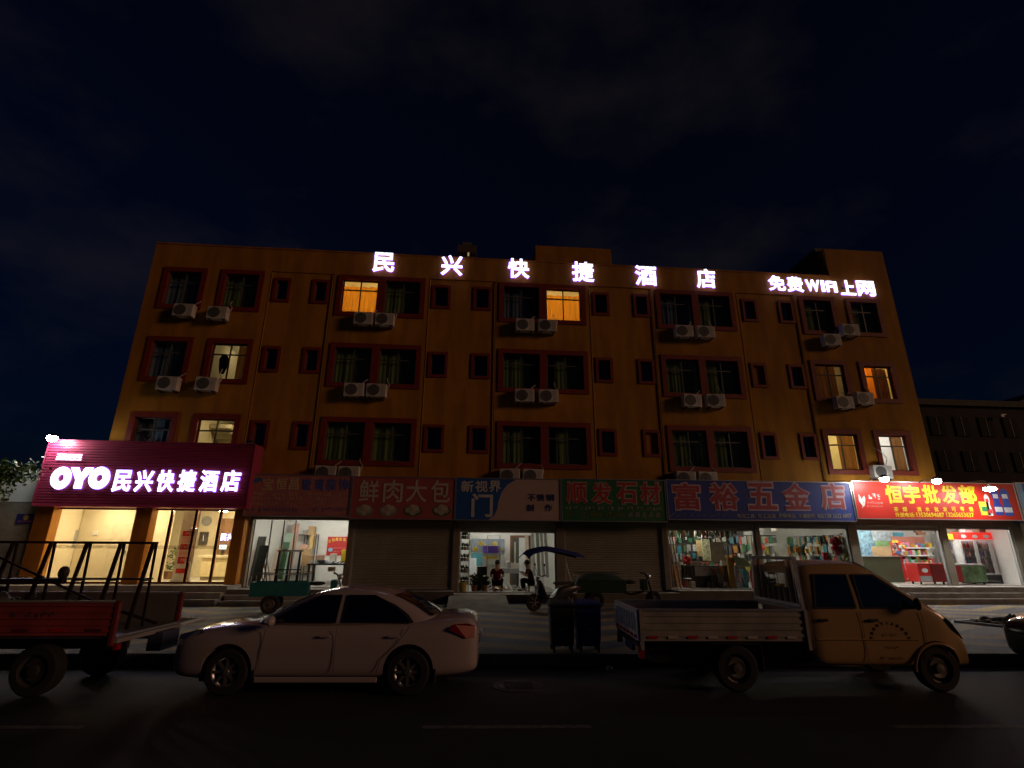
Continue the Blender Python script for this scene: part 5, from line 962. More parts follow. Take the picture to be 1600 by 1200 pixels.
# tree reaching in from the left
def tree(x, y, h, spread, lab, seed, nleaf, name='street_tree', base=ZP, branches=None):
    r_ = random.Random(seed); t = thing(name, lab, 'tree', (x, y, base), local=True); g = MB()
    tips = []; tr = [Vector((0, 0, 0)), Vector((.05, .02, h*.25)), Vector((.0, .06, h*.5)), Vector((.08, 0, h*.72))]
    for i in range(3): g.tube(tr[i], tr[i+1], .12-.025*i, 10, .12-.025*(i+1))
    g.build('trunk', mat('bark', (.10, .075, .05), .95, var=.35, scale=8, bump=.6), t, smooth=True)
    for k in range(12):
        a = k*2.4+r_.uniform(-.3, .3); s = tr[2].lerp(tr[3], r_.random()); l = spread*r_.uniform(.6, 1); e = s+Vector((math.cos(a)*l, math.sin(a)*l, r_.uniform(.1, .9)*h*.25))
        if branches and k < len(branches): e = Vector(branches[k])
        mid = s.lerp(e, .5)+Vector((0, 0, .15)); g = MB(); g.tube(s, mid, .04, 6, .025); g.tube(mid, e, .025, 6, .01); g.build('limb', mat('bark', (.10, .075, .05), .95), t, smooth=True)
        for q in range(10): f = r_.uniform(.35, 1.0); tips.append(s.lerp(mid, min(1, f*2)) if f < .5 else mid.lerp(e, f*2-1))
    g = MB()
    for q in range(nleaf):
        c_ = r_.choice(tips); p_ = c_+Vector((r_.gauss(0, .20), r_.gauss(0, .20), r_.gauss(-.02, .15))); g.cur = r_.randrange(3)
        u = Vector((r_.uniform(-1, 1), r_.uniform(-1, 1), r_.uniform(-1, .4))).normalized()*r_.uniform(.10, .19); v_ = u.cross(Vector((r_.uniform(-1, 1), r_.uniform(-1, 1), r_.uniform(-1, 1)))).normalized()*.045
        g.add([p_, p_+u*.45+v_, p_+u, p_+u*.45-v_], [(0, 1, 2, 3)])
    o = g.build('crown', [mat('leaf_a', (.08, .17, .03), .5), mat('leaf_b', (.10, .20, .035), .5), mat('leaf_c', (.05, .11, .025), .5)], t, fix=False); o['kind'] = 'stuff'
tree(-17.3, -2.6, 5.2, 1.5, 'green leafy tree reaching in at the left edge', 3, 5200, branches=[(2.95, .1, 4.30), (2.4, -.2, 3.7), (2.7, .3, 4.05), (2.2, 0, 3.5), (2.5, .1, 4.2), (2.1, -.1, 3.95)])
# dark building at far right and high block behind the roof
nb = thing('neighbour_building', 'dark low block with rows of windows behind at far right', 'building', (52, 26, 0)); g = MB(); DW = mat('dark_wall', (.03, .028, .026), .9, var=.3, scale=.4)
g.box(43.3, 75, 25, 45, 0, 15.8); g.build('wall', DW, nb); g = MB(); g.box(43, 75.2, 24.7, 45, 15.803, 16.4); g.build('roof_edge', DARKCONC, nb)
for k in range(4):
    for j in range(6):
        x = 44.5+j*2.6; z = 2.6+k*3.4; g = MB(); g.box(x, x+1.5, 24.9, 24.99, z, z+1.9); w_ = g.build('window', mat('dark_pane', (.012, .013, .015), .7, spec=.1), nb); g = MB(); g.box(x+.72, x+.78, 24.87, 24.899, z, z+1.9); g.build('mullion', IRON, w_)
g = MB(); g.prism([(56, 16.41), (75, 16.41), (75, 21), (62, 19)], 28, 40); g.build('roof_shed', DARKCONC, nb)
p = at(1565, 650, 24.5); g = MB(); g.box(p.x-.15, p.x+.2, 24.4, 24.6, p.z-.1, p.z+.12); g.box(p.x+.05, p.x+.5, 24.45, 24.55, p.z+.12, p.z+.2); g.build('pale_fitting', PWHITE, nb)
tw = thing('apartment_tower', 'distant dark apartment tower just peeping over the hotel roof', 'building', (-3.2, 166, 0)); g = MB(); g.box(-7.0, .6, 160, 172, 0, 117); g.build('wall', mat('tower_wall', (.10, .08, .07), .9), tw); g = MB(); g.box(-5, -1.5, 162, 170, 117.01, 119.6); g.build('lift_house', DARKCONC, tw)
for k in range(8):
    for j in range(6): x = -6.6+j*1.2; z = 112-k*3.1; g = MB(); g.box(x, x+.7, 159.9, 159.99, z, z+1.6); g.build('window', glow('tower_lit', (1, .75, .4), .25) if (k*5+j*3) % 7 == 2 else mat('dark_pane', (.012, .013, .015), .7, spec=.1), tw)

# ================================================================ vehicles
def baked(mb, name, mats, parent, sub=2, cutters=(), smooth=True, angle=35):
    """subdivide a control cage, cut the wheel arches and keep the result as one plain mesh"""
    me = mb.mesh(name, mats); o = bpy.data.objects.new(name, me); col.objects.link(o)
    if sub: s = o.modifiers.new('s', 'SUBSURF'); s.levels = sub; s.render_levels = sub
    cs = []
    for c in cutters:
        co = bpy.data.objects.new('cut', c.mesh('cut', mats)); col.objects.link(co); cs.append(co); b = o.modifiers.new('b', 'BOOLEAN'); b.object = co; b.operation = 'DIFFERENCE'; b.solver = 'EXACT'
    dg = bpy.context.evaluated_depsgraph_get(); dg.update(); nm = bpy.data.meshes.new_from_object(o.evaluated_get(dg))
    bpy.data.objects.remove(o)
    for co in cs: bpy.data.objects.remove(co)
    nm.name = name; nm.polygons.foreach_set('use_smooth', [True]*len(nm.polygons)); nm.set_sharp_from_angle(angle=rad(angle))
    o = bpy.data.objects.new(name, nm); col.objects.link(o); o.parent = parent; return o
def lerp_tab(tab, x):
    if x <= tab[0][0]: return tab[0][1:]
    for a, b in zip(tab, tab[1:]):
        if x <= b[0]: u = (x-a[0])/(b[0]-a[0]); return [p+(q-p)*u for p, q in zip(a[1:], b[1:])]
    return tab[-1][1:]
def wheel(parent, x, y, r, w_, side, rimm, spokes=8, hubm=None):
    g = MB(); g.lathe([(r*.62, -w_/2), (r*.9, -w_/2), (r*.985, -w_/2+.03), (r, 0), (r*.985, w_/2-.03), (r*.9, w_/2), (r*.62, w_/2)], (x, y, r), 'y', 32, False); t = g.build('wheel', RUBBER, parent, smooth=True)
    yo = y+side*w_*.30; g = MB(); g.lathe([(r*.66, yo-y+side*.03), (r*.64, yo-y), (r*.56, yo-y-side*.02), (r*.55, yo-y-side*.08)], (x, y, r), 'y', 32, False)
    if spokes:
        for k in range(spokes):
            a = 2*math.pi*k/spokes; ca, sa = math.cos(a), math.sin(a); wd = r*.075
            pts = [(x+ca*rr-sa*s, yo+side*.012, r+sa*rr+ca*s) for rr, s in ((r*.08, -wd), (r*.62, -wd*.75), (r*.62, wd*.75), (r*.08, wd))]; g.add([(p[0], p[1], p[2]) for p in pts]+[(p[0], p[1]-side*.03, p[2]) for p in pts], [(0, 1, 2, 3), (0, 4, 5, 1), (1, 5, 6, 2), (2, 6, 7, 3), (7, 6, 5, 4)])
    else:
        g.lathe([(r*.56, -side*.03+yo-y), (r*.40, side*.01+yo-y), (r*.22, side*.0+yo-y), (r*.2, side*.05+yo-y), (r*.02, side*.055+yo-y)], (x, y, r), 'y', 28, False)
    g.build('rim', rimm, t, smooth=True); g = MB(); g.lathe([(r*.15, yo-y+side*.015), (r*.12, yo-y+side*.035), (r*.01, yo-y+side*.036)], (x, y, r), 'y', 16); g.build('hub_cap', hubm or rimm, t, smooth=True)
    g = MB(); g.lathe([(r*.56, yo-y-side*.09), (r*.05, yo-y-side*.095)], (x, y, r), 'y', 20); g.build('brake_disc', IRON, t)
def arch(x, r, wd=.34, ys=(-1, 1), yo=.95):
    out = []
    for s in ys: c = MB(); c.lathe([(r, 0), (r, wd)], (x, s*yo-(wd if s > 0 else 0), r*.92), 'y', 28); out.append(c)
    return out

def sedan(lab, loc, rz, pm, group='sedans at the kerb', glassm=None, lightm=None):
    t = thing('sedan_car', lab, 'car', loc, rz, group=group, local=True); gm = glassm or GLASSD
    ST = [(.05, .34, .63, .56), (.08, .24, .75, .73), (.20, .19, .835, .815), (.52, .18, .90, .87), (.95, .18, .945, .886), (1.25, .18, .968, .888), (1.9, .18, .955, .885), (2.6, .18, .965, .885), (3.3, .18, .985, .885), (3.75, .19, 1.02, .878), (4.15, .21, 1.055, .85), (4.40, .25, 1.05, .80), (4.50, .28, .98, .74), (4.54, .36, .82, .62)]
    R = []
    for x, zb, zt, w_ in ST:
        h = zt-zb; half = [(0, zb), (w_*.78, zb), (w_*.955, zb+h*.10), (w_*.985, zb+h*.30), (w_, zb+h*.60), (w_*.985, zb+h*.80), (w_*.93, zb+h*.955), (w_*.72, zt+.012), (0, zt+.035)]
        R.append([(x, -y, z) for y, z in half]+[(x, y, z) for y, z in reversed(half[1:-1])])
    g = MB(); g.ring(R); baked(g, 'body', pm, t, 2, arch(.93, .365)+arch(3.53, .365))
    GH = [(.88, .98, 4.12, .80), (1.0, 1.16, 3.98, .785), (1.12, 1.38, 3.80, .755), (1.25, 1.62, 3.58, .715), (1.36, 1.87, 3.32, .67), (1.43, 2.10, 3.08, .61), (1.468, 2.38, 2.86, .50)]
    def ringz(z, xf, xr, w_, e=0):
        half = [(xf-e, 0), (xf+.02-e, w_*.45), (xf+.07-e, w_*.80), (xf+.22, w_*.985+e), (xf+(xr-xf)*.35, w_+e), (xf+(xr-xf)*.65, w_+e), (xr-.30, w_*.975+e), (xr-.09+e, w_*.80), (xr-.02+e, w_*.45), (xr+e, 0)]
        return [(x, -y, z) for x, y in half]+[(x, y, z) for x, y in reversed(half[1:-1])]
    g = MB(); g.ring([ringz(*q) for q in GH]+[ringz(1.48, 2.52, 2.72, .25)]); baked(g, 'cabin', pm, t, 2)
    def wz(z): return lerp_tab([(q[0], q[3]) for q in GH], z)[0]
    def side_glass(poly_l, poly_r, nm):
        for s in (-1, 1):
            g = MB(); n = 8; vs = []
            for i in range(n+1):
                u = i/n; z = poly_l[0][1]+(max(poly_l[-1][1], poly_r[-1][1])-poly_l[0][1])*u
                xl = lerp_tab([(q[1], q[0]) for q in poly_l], z)[0]; xr = lerp_tab([(q[1], q[0]) for q in poly_r], z)[0]
                for x in (xl, (xl+xr)/2, xr): vs.append((x, s*(wz(z)+.004), z))
            g.add(vs, [(i*3+j, i*3+j+1, (i+1)*3+j+1, (i+1)*3+j) for i in range(n) for j in range(2)]); w = g.build(nm, gm, t, smooth=True)
            g = MB()
            for i in range(n):
                for k_ in (0, 2): a, b = Vector(vs[i*3+k_]), Vector(vs[(i+1)*3+k_]); g.bar(a+Vector((0, s*.002, 0)), b+Vector((0, s*.002, 0)), .012, .018)
            for i_ in (0, n): g.bar(Vector(vs[i_*3])+Vector((0, s*.002, 0)), Vector(vs[i_*3+2])+Vector((0, s*.002, 0)), .018, .012)
            g.build('window_seal', BLACK, w)
    side_glass([(1.42, .985), (1.62, 1.10), (1.90, 1.25), (2.12, 1.345)], [(2.41, .985), (2.44, 1.36)], 'door_window')
    side_glass([(2.51, .99), (2.53, 1.36)], [(3.56, .99), (3.47, 1.10), (3.28, 1.22), (2.95, 1.36)], 'rear_door_window')
    for nm, k, zs in (('windscreen', 1, (1.0, 1.37)), ('rear_window', 2, (1.06, 1.37))):
        g = MB(); n, mm = 6, 8; vs = []
        for i in range(n+1):
            z = zs[0]+(zs[1]-zs[0])*i/n; q = lerp_tab(GH, z); w_ = q[2]*.80
            for j in range(mm+1):
                v = -1+2*j/mm; dx = .075*v*v; vs.append(((q[0]-.006+dx) if k == 1 else (q[1]+.004-dx), v*w_, z+.004))
        g.add(vs, [(i*(mm+1)+j, i*(mm+1)+j+1, (i+1)*(mm+1)+j+1, (i+1)*(mm+1)+j) for i in range(n) for j in range(mm)]); g.build(nm, gm, t, smooth=True)
    for s in (-1, 1):
        for xx, nm in ((1.40, 'door'), (2.46, 'door'), (3.50, 'door')):
            g = MB(); top = .96; pts = [(xx+(.03 if xx < 2 else 0), s*.888, .90), (xx, s*.895, .6), (xx, s*.882, .32)]
            if xx > 3: pts = [(3.52, s*.884, .93), (3.36, s*.893, .72), (3.14, s*.89, .5), (3.08, s*.88, .32)]
            g.path(pts, .004, 4); g.build('door_seam', BLACK, t)
        for xx in (2.22, 3.22): g = MB(); g.box(xx, xx+.17, s*.885 if s > 0 else -.915, .915 if s > 0 else -.885, .79, .82); bev(g.build('door_handle', pm, t), .01)
        g = MB(); g.sphere((1.52, s*.97, 1.02), .11, 10, (.6, .95, .7)); m_ = g.build('mirror', pm, t, smooth=True); g = MB(); g.bar((1.52, s*.86, .98), (1.52, s*.95, 1.0), .05, .03); g.build('mirror_arm', BLACK, m_)
        g = MB(); vs = []
        for u, (xa, za, ya) in enumerate(((.12, .70, .74), (.15, .81, .73), (.46, .895, .85), (.50, .84, .868), (.26, .74, .83))): vs.append((xa-.006, s*(ya+.012), za))
        g.add(vs, [(0, 1, 2, 3, 4)]); g.add([(v[0]+.03, v[1]-s*.05, v[2]) for v in vs], [(4, 3, 2, 1, 0)]); g.build('headlight', mat('headlight_lens', (.5, .5, .5), .08, .3), t)
        g = MB(); vs = [(4.10, s*.868, .90), (4.20, s*.862, .965), (4.40, s*.812, .975), (4.485, s*.72, .93), (4.47, s*.745, .77), (4.36, s*.822, .775)]; g.add([(a, b+s*.012, c) for a, b, c in vs], [(0, 1, 2, 3, 4, 5)]); g.add([(a-.03, b-s*.05, c) for a, b, c in vs], [(5, 4, 3, 2, 1, 0)]); g.build('tail_light', mat('tail_lens', (.30, .008, .01), .4), t)
        for x in (.93, 3.53): wheel(t, x, s*.765, .318, .205, s, mat('alloy_rim', (.42, .42, .43), .3, .8), 8)
        g = MB(); g.box(1.35, 3.1, s*.86 if s > 0 else -.89, .89 if s > 0 else -.86, .185, .26); bev(g.build('sill', pm, t), .02)
        for x in (1.31, 3.91): g = MB(); g.box(x, x+.02, s*.66 if s > 0 else -.86, .86 if s > 0 else -.66, .16, .36); g.build('mud_flap', RUBBER, t)
    g = MB(); g.box(.03, .08, -.45, .45, .36, .46); g.build('lower_grille', BLACK, t); g = MB(); g.box(4.525, 4.545, -.22, .22, .62, .76); g.build('number_plate', mat('plate_blue', (.03, .03, .16), .4), t); g = MB(); g.box(.5, 4.1, -.72, .72, .17, .3); g.build('underbody', BLACK, t)
    return t
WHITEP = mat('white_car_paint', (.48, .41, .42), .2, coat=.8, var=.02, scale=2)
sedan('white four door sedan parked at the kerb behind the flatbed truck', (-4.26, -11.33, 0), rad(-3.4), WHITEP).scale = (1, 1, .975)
sedan('black car nose cut off at the right edge before the pickup', (9.98, -11.7, 0), rad(-3.2), mat('black_car_paint', (.012, .012, .02), .2, coat=1, var=.02))

def mini_truck(lab, loc, rz, pm, L_=5.0):
    t = thing('pickup_truck', lab, 'truck', loc, rz, local=True); W = .80
    # local x = 0 at the tailgate, nose at 5.0; cab from 2.60
    cx = 2.62; CS = [(cx, .36, 1.78), (cx+.10, .34, 1.84), (cx+.9, .33, 1.875), (cx+1.10, .33, 1.83), (cx+1.52, .33, 1.56), (cx+1.92, .33, 1.29), (cx+2.14, .33, 1.15), (cx+2.32, .33, 1.0), (cx+2.43, .34, .76), (cx+2.48, .35, .58)]
    R = []
    for x, zb, zt in CS:
        h = zt-zb; belt = min(1.12, zt-.08); wb = W*(1 if x < cx+2.0 else .985 if x < cx+2.3 else .94); wt = .70 if zt > 1.6 else .70+(1.6-zt)*.12; wt = min(wt, wb*.93)
        half = [(0, zb), (wb*.9, zb), (wb*.985, zb+.06), (wb, zb+(belt-zb)*.5), (wb*.985, belt), (wb*.97+(wt-wb*.97)*.5, belt+(zt-belt)*.5), (wt, zt-.05), (wt*.85, zt-.005), (0, zt+.02)]
        R.append([(x, -y, z) for y, z in half]+[(x, y, z) for y, z in reversed(half[1:-1])])
    g = MB(); g.ring(R); baked(g, 'cab', pm, t, 2, arch(4.55, .37, .3, yo=.92))
    def ys(x, z):
        q = lerp_tab([(c[0], c[2]) for c in CS], x); zt = q[0]; belt = min(1.12, zt-.08); wt = min(.70 if zt > 1.6 else .70+(1.6-zt)*.12, W*.93)
        if z <= belt: return W*.985+.006
        u = (z-belt)/max(.05, zt-belt); return W*.975+(wt-W*.975)*min(1, u)+.006
    for poly, nm in (([(cx+.16, 1.17), (cx+.80, 1.17), (cx+.76, 1.66), (cx+.24, 1.66)], 'rear_door_window'), ([(cx+.90, 1.17), (cx+1.82, 1.17), (cx+1.74, 1.28), (cx+1.20, 1.66), (cx+.87, 1.66)], 'front_door_window')):
        for s in (-1, 1):
            g = MB(); n = len(poly); out_ = [(x, s*(ys(x, z)+.002), z) for x, z in poly]; g.add(out_, [tuple(range(n))]); o = g.build(nm, GLASSD, t)
            g = MB()
            for a, b in zip(out_, out_[1:]+out_[:1]): g.bar(a, b, .02, .014)
            g.build('window_seal', BLACK, o)
    g = MB(); vs = []
    for i in range(6):
        u = i/5; x = cx+1.10+(.80)*u; z = lerp_tab([(c[0], c[2]) for c in CS], x)[0]+.03
        for j in range(7): v = -1+2*j/6; vs.append((x+.012-.05*v*v, v*(.60+.06*u), z-.02*v*v))
    g.add(vs, [(i*7+j, i*7+j+1, (i+1)*7+j+1, (i+1)*7+j) for i in range(5) for j in range(6)]); g.build('windscreen', GLASSD, t, smooth=True)
    g = MB(); g.box(cx-.012, cx+.03, -.42, .42, 1.28, 1.66); g.build('rear_cab_window', GLASSD, t)
    for s in (-1, 1):
        for x in (cx+.07, cx+.84, cx+1.80): g = MB(); g.path([(x, s*.800, 1.12), (x, s*.808, .8), (x+(-.05 if x > cx+1.5 else .0), s*.800, .42)], .004, 4); g.build('door_seam', BLACK, t)
        for x in (cx+.16, cx+.95): g = MB(); g.box(x, x+.15, s*.80 if s > 0 else -.83, .83 if s > 0 else -.80, .98, 1.02); bev(g.build('door_handle', BLACK, t), .01)
        g = MB(); g.box(cx+.1, cx+1.7, s*.795 if s > 0 else -.812, .812 if s > 0 else -.795, .72, .735); g.build('crease_line', pm, t)
        g = MB(); g.sphere((cx+1.70, s*.90, 1.24), .085, 10, (.45, .8, 1.1)); m_ = g.build('mirror', BLACK, t, smooth=True); g = MB(); g.bar((cx+1.73, s*.78, 1.18), (cx+1.71, s*.88, 1.22), .03, .03); g.build('mirror_arm', BLACK, m_)
        g = MB(); vs = [(cx+2.20, s*.785, 1.02), (cx+2.30, s*.775, .88), (cx+2.425, s*.72, .72), (cx+2.445, s*.62, .74), (cx+2.36, s*.62, .93), (cx+2.24, s*.68, 1.06)]; g.add([(a+.012, b+s*.012, c) for a, b, c in vs], [tuple(range(6))]); g.add([(a-.05, b-s*.04, c) for a, b, c in vs], [tuple(range(5, -1, -1))]); g.build('headlight', mat('headlight_lens', (.5, .5, .5), .08, .3), t)
        wheel(t, 4.55, s*.69, .325, .19, s, mat('steel_rim', (.22, .20, .18), .45, .7), 0); wheel(t, 1.45, s*.69, .325, .19, s, mat('steel_rim', (.22, .20, .18), .45, .7), 0)
        R_ = [(4.55+.40*math.cos(a*math.pi/14-.02), s*.805, .276+.40*math.sin(a*math.pi/14-.02)) for a in range(4, 15)]; g = MB(); g.path(R_, .022, 6); g.build('arch_lip', pm, t, smooth=True)
    # bed: floor, side boards with pressed ribs, striped reflectors, tailgate, headboard rack
    BED = mat('bed_paint', (.36, .34, .32), .5, var=.25, scale=3); zb, zt = .70, 1.12
    g = MB(); g.box(.05, 2.55, -.76, .76, .70, .74); g.build('bed_floor', mat('bed_floor', (.30, .30, .31), .35, .7, var=.3), t)
    for s in (-1, 1):
        y0, y1 = (s*.80, s*.76) if s < 0 else (.76, .80); g = MB(); g.box(.02, 2.56, y0, y1, zb, zt); sb = g.build('side_board', BED, t)
        for k in range(4): z = zb+.06+k*.095; g = MB(); yy = s*.801; g.box(.06, 2.52, min(yy, yy+s*.010), max(yy, yy+s*.010), z, z+.045); g.build('rib', BED, sb)
        g = MB(); g.box(.0, 2.58, min(s*.75, s*.815), max(s*.75, s*.815), zt+.001, zt+.03); g.build('top_rail', ALU, sb)
        for k in range(8): x = .12+k*.305; g = MB(); yy = s*.8115; g.box(x, x+.15, min(yy, yy+s*.003), max(yy, yy+s*.003), .735, .775); g.build('reflector', PRED if k % 2 == 0 else mat('reflector_white', (.6, .55, .5), .4), sb)
        for x in (.0, 2.56): g = MB(); g.box(x, x+.05, min(s*.77, s*.83), max(s*.77, s*.83), zb-.12, zt+.02); g.build('corner_post', BED, t)
        g = MB(); g.box(.1, 2.5, min(s*.45, s*.52), max(s*.45, s*.52), .52, .69); g.build('chassis_rail', IRON, t)
        g = MB(); g.box(1.08, 1.82, min(s*.60, s*.79), max(s*.60, s*.79), .655, .672); g.build('mudguard', BLACK, t); g = MB(); g.box(1.84, 1.86, min(s*.6, s*.79), max(s*.6, s*.79), .28, .65); g.build('mud_flap', RUBBER, t)
    g = MB(); g.box(-.03, .015, -.80, .80, zb, zt+.02); tg = g.build('tailgate', mat('tailgate_paint', (.62, .60, .62), .45, var=.15), t)
    for k in range(8): y = -.66+k*.17; g = MB(); g.box(-.045, -.031, y, y+.10, zb+.12, zt-.05); g.build('tailgate_rib', mat('tailgate_blue', (.40, .45, .55), .5), tg)
    for k in range(6): y = -.72+k*.25; g = MB(); g.box(-.05, -.031, y, y+.13, zb+.03, zb+.07); g.build('reflector', PRED, tg)
    for s in (-1, 1): g = MB(); g.box(-.02, .06, s*.74-.05, s*.74+.05, zb-.24, zb-.08); g.build('tail_light', mat('tail_lens', (.30, .008, .01), .4), t)
    g = MB(); g.box(.0, .05, -.25, .25, zb-.22, zb-.10); g.build('number_plate', mat('plate_blue', (.03, .03, .16), .4), t); g = MB(); g.box(-.02, .10, -.70, .70, zb-.10, zb-.05); g.build('rear_beam', IRON, t)
    for s in (-1, 1): g = MB(); g.bar((2.585, s*.77, zt), (2.585, s*.70, 1.90), .05, .05); g.build('rack_post', ALU, t)
    g = MB(); g.bar((2.585, -.72, 1.90), (2.585, .72, 1.90), .05, .06); g.build('rack_top', mat('rack_pale', (.62, .58, .42), .5), t); g = MB(); g.bar((2.585, -.76, 1.20), (2.585, .76, 1.20), .05, .07); g.build('rack_rail', ALU, t); g = MB(); g.bar((2.585, -.72, 1.14), (2.585, .72, 1.14), .03, .05); g.build('rack_rail', ALU, t)
    for k in range(15): y = -.66+k*.094; zt_ = 1.44 if abs(y) < .44 else 1.87; g = MB(); g.bar((2.588, y, 1.22), (2.588, y*.93, zt_), .035, .02); g.build('rack_bar', mat('rack_red', (.22, .06, .05), .5) if k % 2 else mat('rack_pale', (.62, .58, .42), .5), t)
    g = MB(); g.box(.3, 4.9, -.45, .45, .34, .5); g.build('underbody', BLACK, t)
    LT = mat('faded_door_lettering', (.40, .26, .12), .7)
    for k in range(11): a = math.pi*(.06+.88*k/10); x = cx+1.27-.30*math.cos(a); z = .70+.27*math.sin(a); g = MB(); g.box(x-.02, x+.02, -.8125, -.8085, z-.022, z+.022); g.build('door_print', LT, t)
    for z, n, w_ in ((.80, 3, .24), (.62, 4, .22), (.48, 5, .36)):
        g = MB(); scribble(g, cx+1.27-w_/2, cx+1.27+w_/2, z-.02, z+.02, -.8085, n+2, rg, .003); g.build('door_print', LT, t)
    return t
mini_truck('pale double cab pickup truck with an open cargo bed at the kerb', (2.72, -11.62, 0), rad(-3.3), mat('truck_cab_paint', (.52, .33, .14), .3, coat=.6, var=.04, scale=2))

def flatbed():
    t = thing('flatbed_truck', 'red sided flatbed truck with a black glass carrying rack at left', 'truck', (-4.95, -11.45, 0), rad(-2.2), local=True)
    # local x runs backwards from the tail (0) towards the cab (-5)
    RED = mat('flatbed_red', (.36, .065, .065), .5, var=.25, scale=2); zb, zt = .80, 1.24
    g = MB(); g.box(-3.6, .0, -.80, .80, .76, .80); g.build('bed_floor', mat('bed_floor', (.30, .30, .31), .35, .7, var=.3), t)
    for s in (-1, 1):
        y0, y1 = (s*.84, s*.80) if s < 0 else (.80, .84); g = MB(); g.box(-3.6, -.02, y0, y1, zb, zt); sb = g.build('side_board', RED if s < 0 else mat('side_board_inside', (.16, .15, .15), .6), t)
        for k in range(5): z = zb+.05+k*.085; g = MB(); g.box(-3.55, -.06, min(s*.841, s*.852), max(s*.841, s*.852), z, z+.03); g.build('rib', RED, sb)
        for k in range(7): x = -3.4+k*.5; g = MB(); yy = s*.853; g.box(x, x+.22, min(yy, yy+s*.003), max(yy, yy+s*.003), zb+.055, zb+.095); g.build('reflector', PRED if k % 2 else mat('dark_reflector', (.12, .02, .02), .4), sb)
        g = MB(); g.box(-3.62, .0, min(s*.79, s*.855), max(s*.79, s*.855), zt+.001, zt+.03); g.build('top_rail', mat('grey_rail', (.3, .28, .27), .5), sb)
        g = MB(); g.box(-.05, .0, min(s*.79, s*.86), max(s*.79, s*.86), zb-.13, zt+.03); g.build('corner_post', mat('dark_red_post', (.2, .03, .03), .5), t)
        g = MB(); g.box(-4.6, .0, min(s*.42, s*.50), max(s*.42, s*.50), .58, .759); g.build('chassis_rail', IRON, t)
        g = MB(); g.box(-.03, .02, s*.70-.05, s*.70+.05, .60, .68); g.build('tail_light', mat('tail_lens', (.30, .008, .01), .4), t)
        for x in (-1.05, -4.35): wheel(t, x, s*.66, .34, .22, s, mat('shade_dark_rim', (.04, .035, .03), .8), 0)  # rims coloured dark to stand in for the shade around the wheels
    g = MB(); scribble(g, -2.25, -.85, 1.03, 1.12, -.853, 13, rg, .003, gaps=(6, 8)); g.build('side_lettering', mat('side_lettering', (.18, .08, .08), .6), t)
    g = MB(); g.box(-.02, .05, -.82, .82, .70, .759); g.build('rear_beam', mat('grey_rail', (.3, .28, .27), .5), t); g = MB(); g.box(-.05, .17, .10, .58, .45, .72); g.build('spare_box', mat('blue_grey_box', (.06, .07, .13), .5), t)
    g = MB(); g.box(-.015, .02, -.8, .8, .765, .80); g.build('bed_edge', ALU, t)
    # glass rack: A frames with a ridge rail
    RK = mat('rack_paint', (.03, .015, .015), .45, .3)
    for k, x in enumerate((-.22, -.74, -1.28, -1.85, -2.45)):
        g = MB(); g.bar((x-.03, -.17, .80), (x, .02, 2.06), .05, .04); g.build('rack_leg', RK, t); g = MB(); g.bar((x-.02, .20, .80), (x+.03, .06, 2.06), .032, .03); g.build('rack_leg', RK, t); g = MB(); g.bar((x-.01, -.09, 1.50), (x+.0, .14, 1.50), .03, .05); g.build('cross_tie', RK, t)
    g = MB(); g.bar((-2.7, .04, 2.08), (-.16, .04, 2.08), .04, .04); g.build('ridge_rail', RK, t)
    for y in (-.09, .14): g = MB(); g.bar((-2.6, y, 1.52), (-.18, y, 1.52), .022, .022); g.build('side_rail', RK, t)
    g = MB(); g.bar((-2.5, -.12, 1.85), (-.7, -.1, 1.12), .03, .03); g.build('brace', RK, t); g = MB(); g.bar((-1.0, .3, 1.1), (-.1, .35, .82), .04, .04); g.build('brace', RK, t)
    g = MB(); g.bar((-3.3, -.22, 1.48), (-1.32, -.22, 1.50), .08, .10); g.build('clamp_beam', RK, t); g = MB(); g.sphere((-1.36, -.22, 1.62), .075, 8, (1, 1, 1.4)); g.build('clamp_knob', IRON, t)
    g = MB()
    for k in range(26): x = CR_.uniform(-3.4, -2.0); g.sphere((x, CR_.uniform(-.5, .5), .85+CR_.uniform(0, .45)), CR_.uniform(.08, .2), 6)
    g.build('tarpaulin_heap', mat('dark_tarpaulin', (.03, .03, .032), .7), t)
    # cab, out of the photograph
    CS = [(-3.75, .5, 1.95), (-3.9, .48, 2.05), (-4.7, .45, 2.05), (-5.05, .42, 1.75), (-5.25, .4, 1.2), (-5.3, .4, .7), (-5.3, .45, .55)]; R = []
    for x, a, b in CS:
        half = [(0, a), (.78, a), (.84, a+.1), (.85, (a+b)/2), (.80, b-.1), (.7, b), (0, b+.03)]; R.append([(x, -y, z) for y, z in half]+[(x, y, z) for y, z in reversed(half[1:-1])])
    g = MB(); g.ring(R); baked(g, 'cab', RED, t, 2, arch(-4.35, .42, .35, yo=.95))
    for s in (-1, 1): g = MB(); g.add([(-4.75, s*.847, 1.35), (-3.95, s*.847, 1.35), (-3.98, s*.812, 1.85), (-4.6, s*.812, 1.85)], [(0, 1, 2, 3)]); g.build('door_window', GLASSD, t)
flatbed()

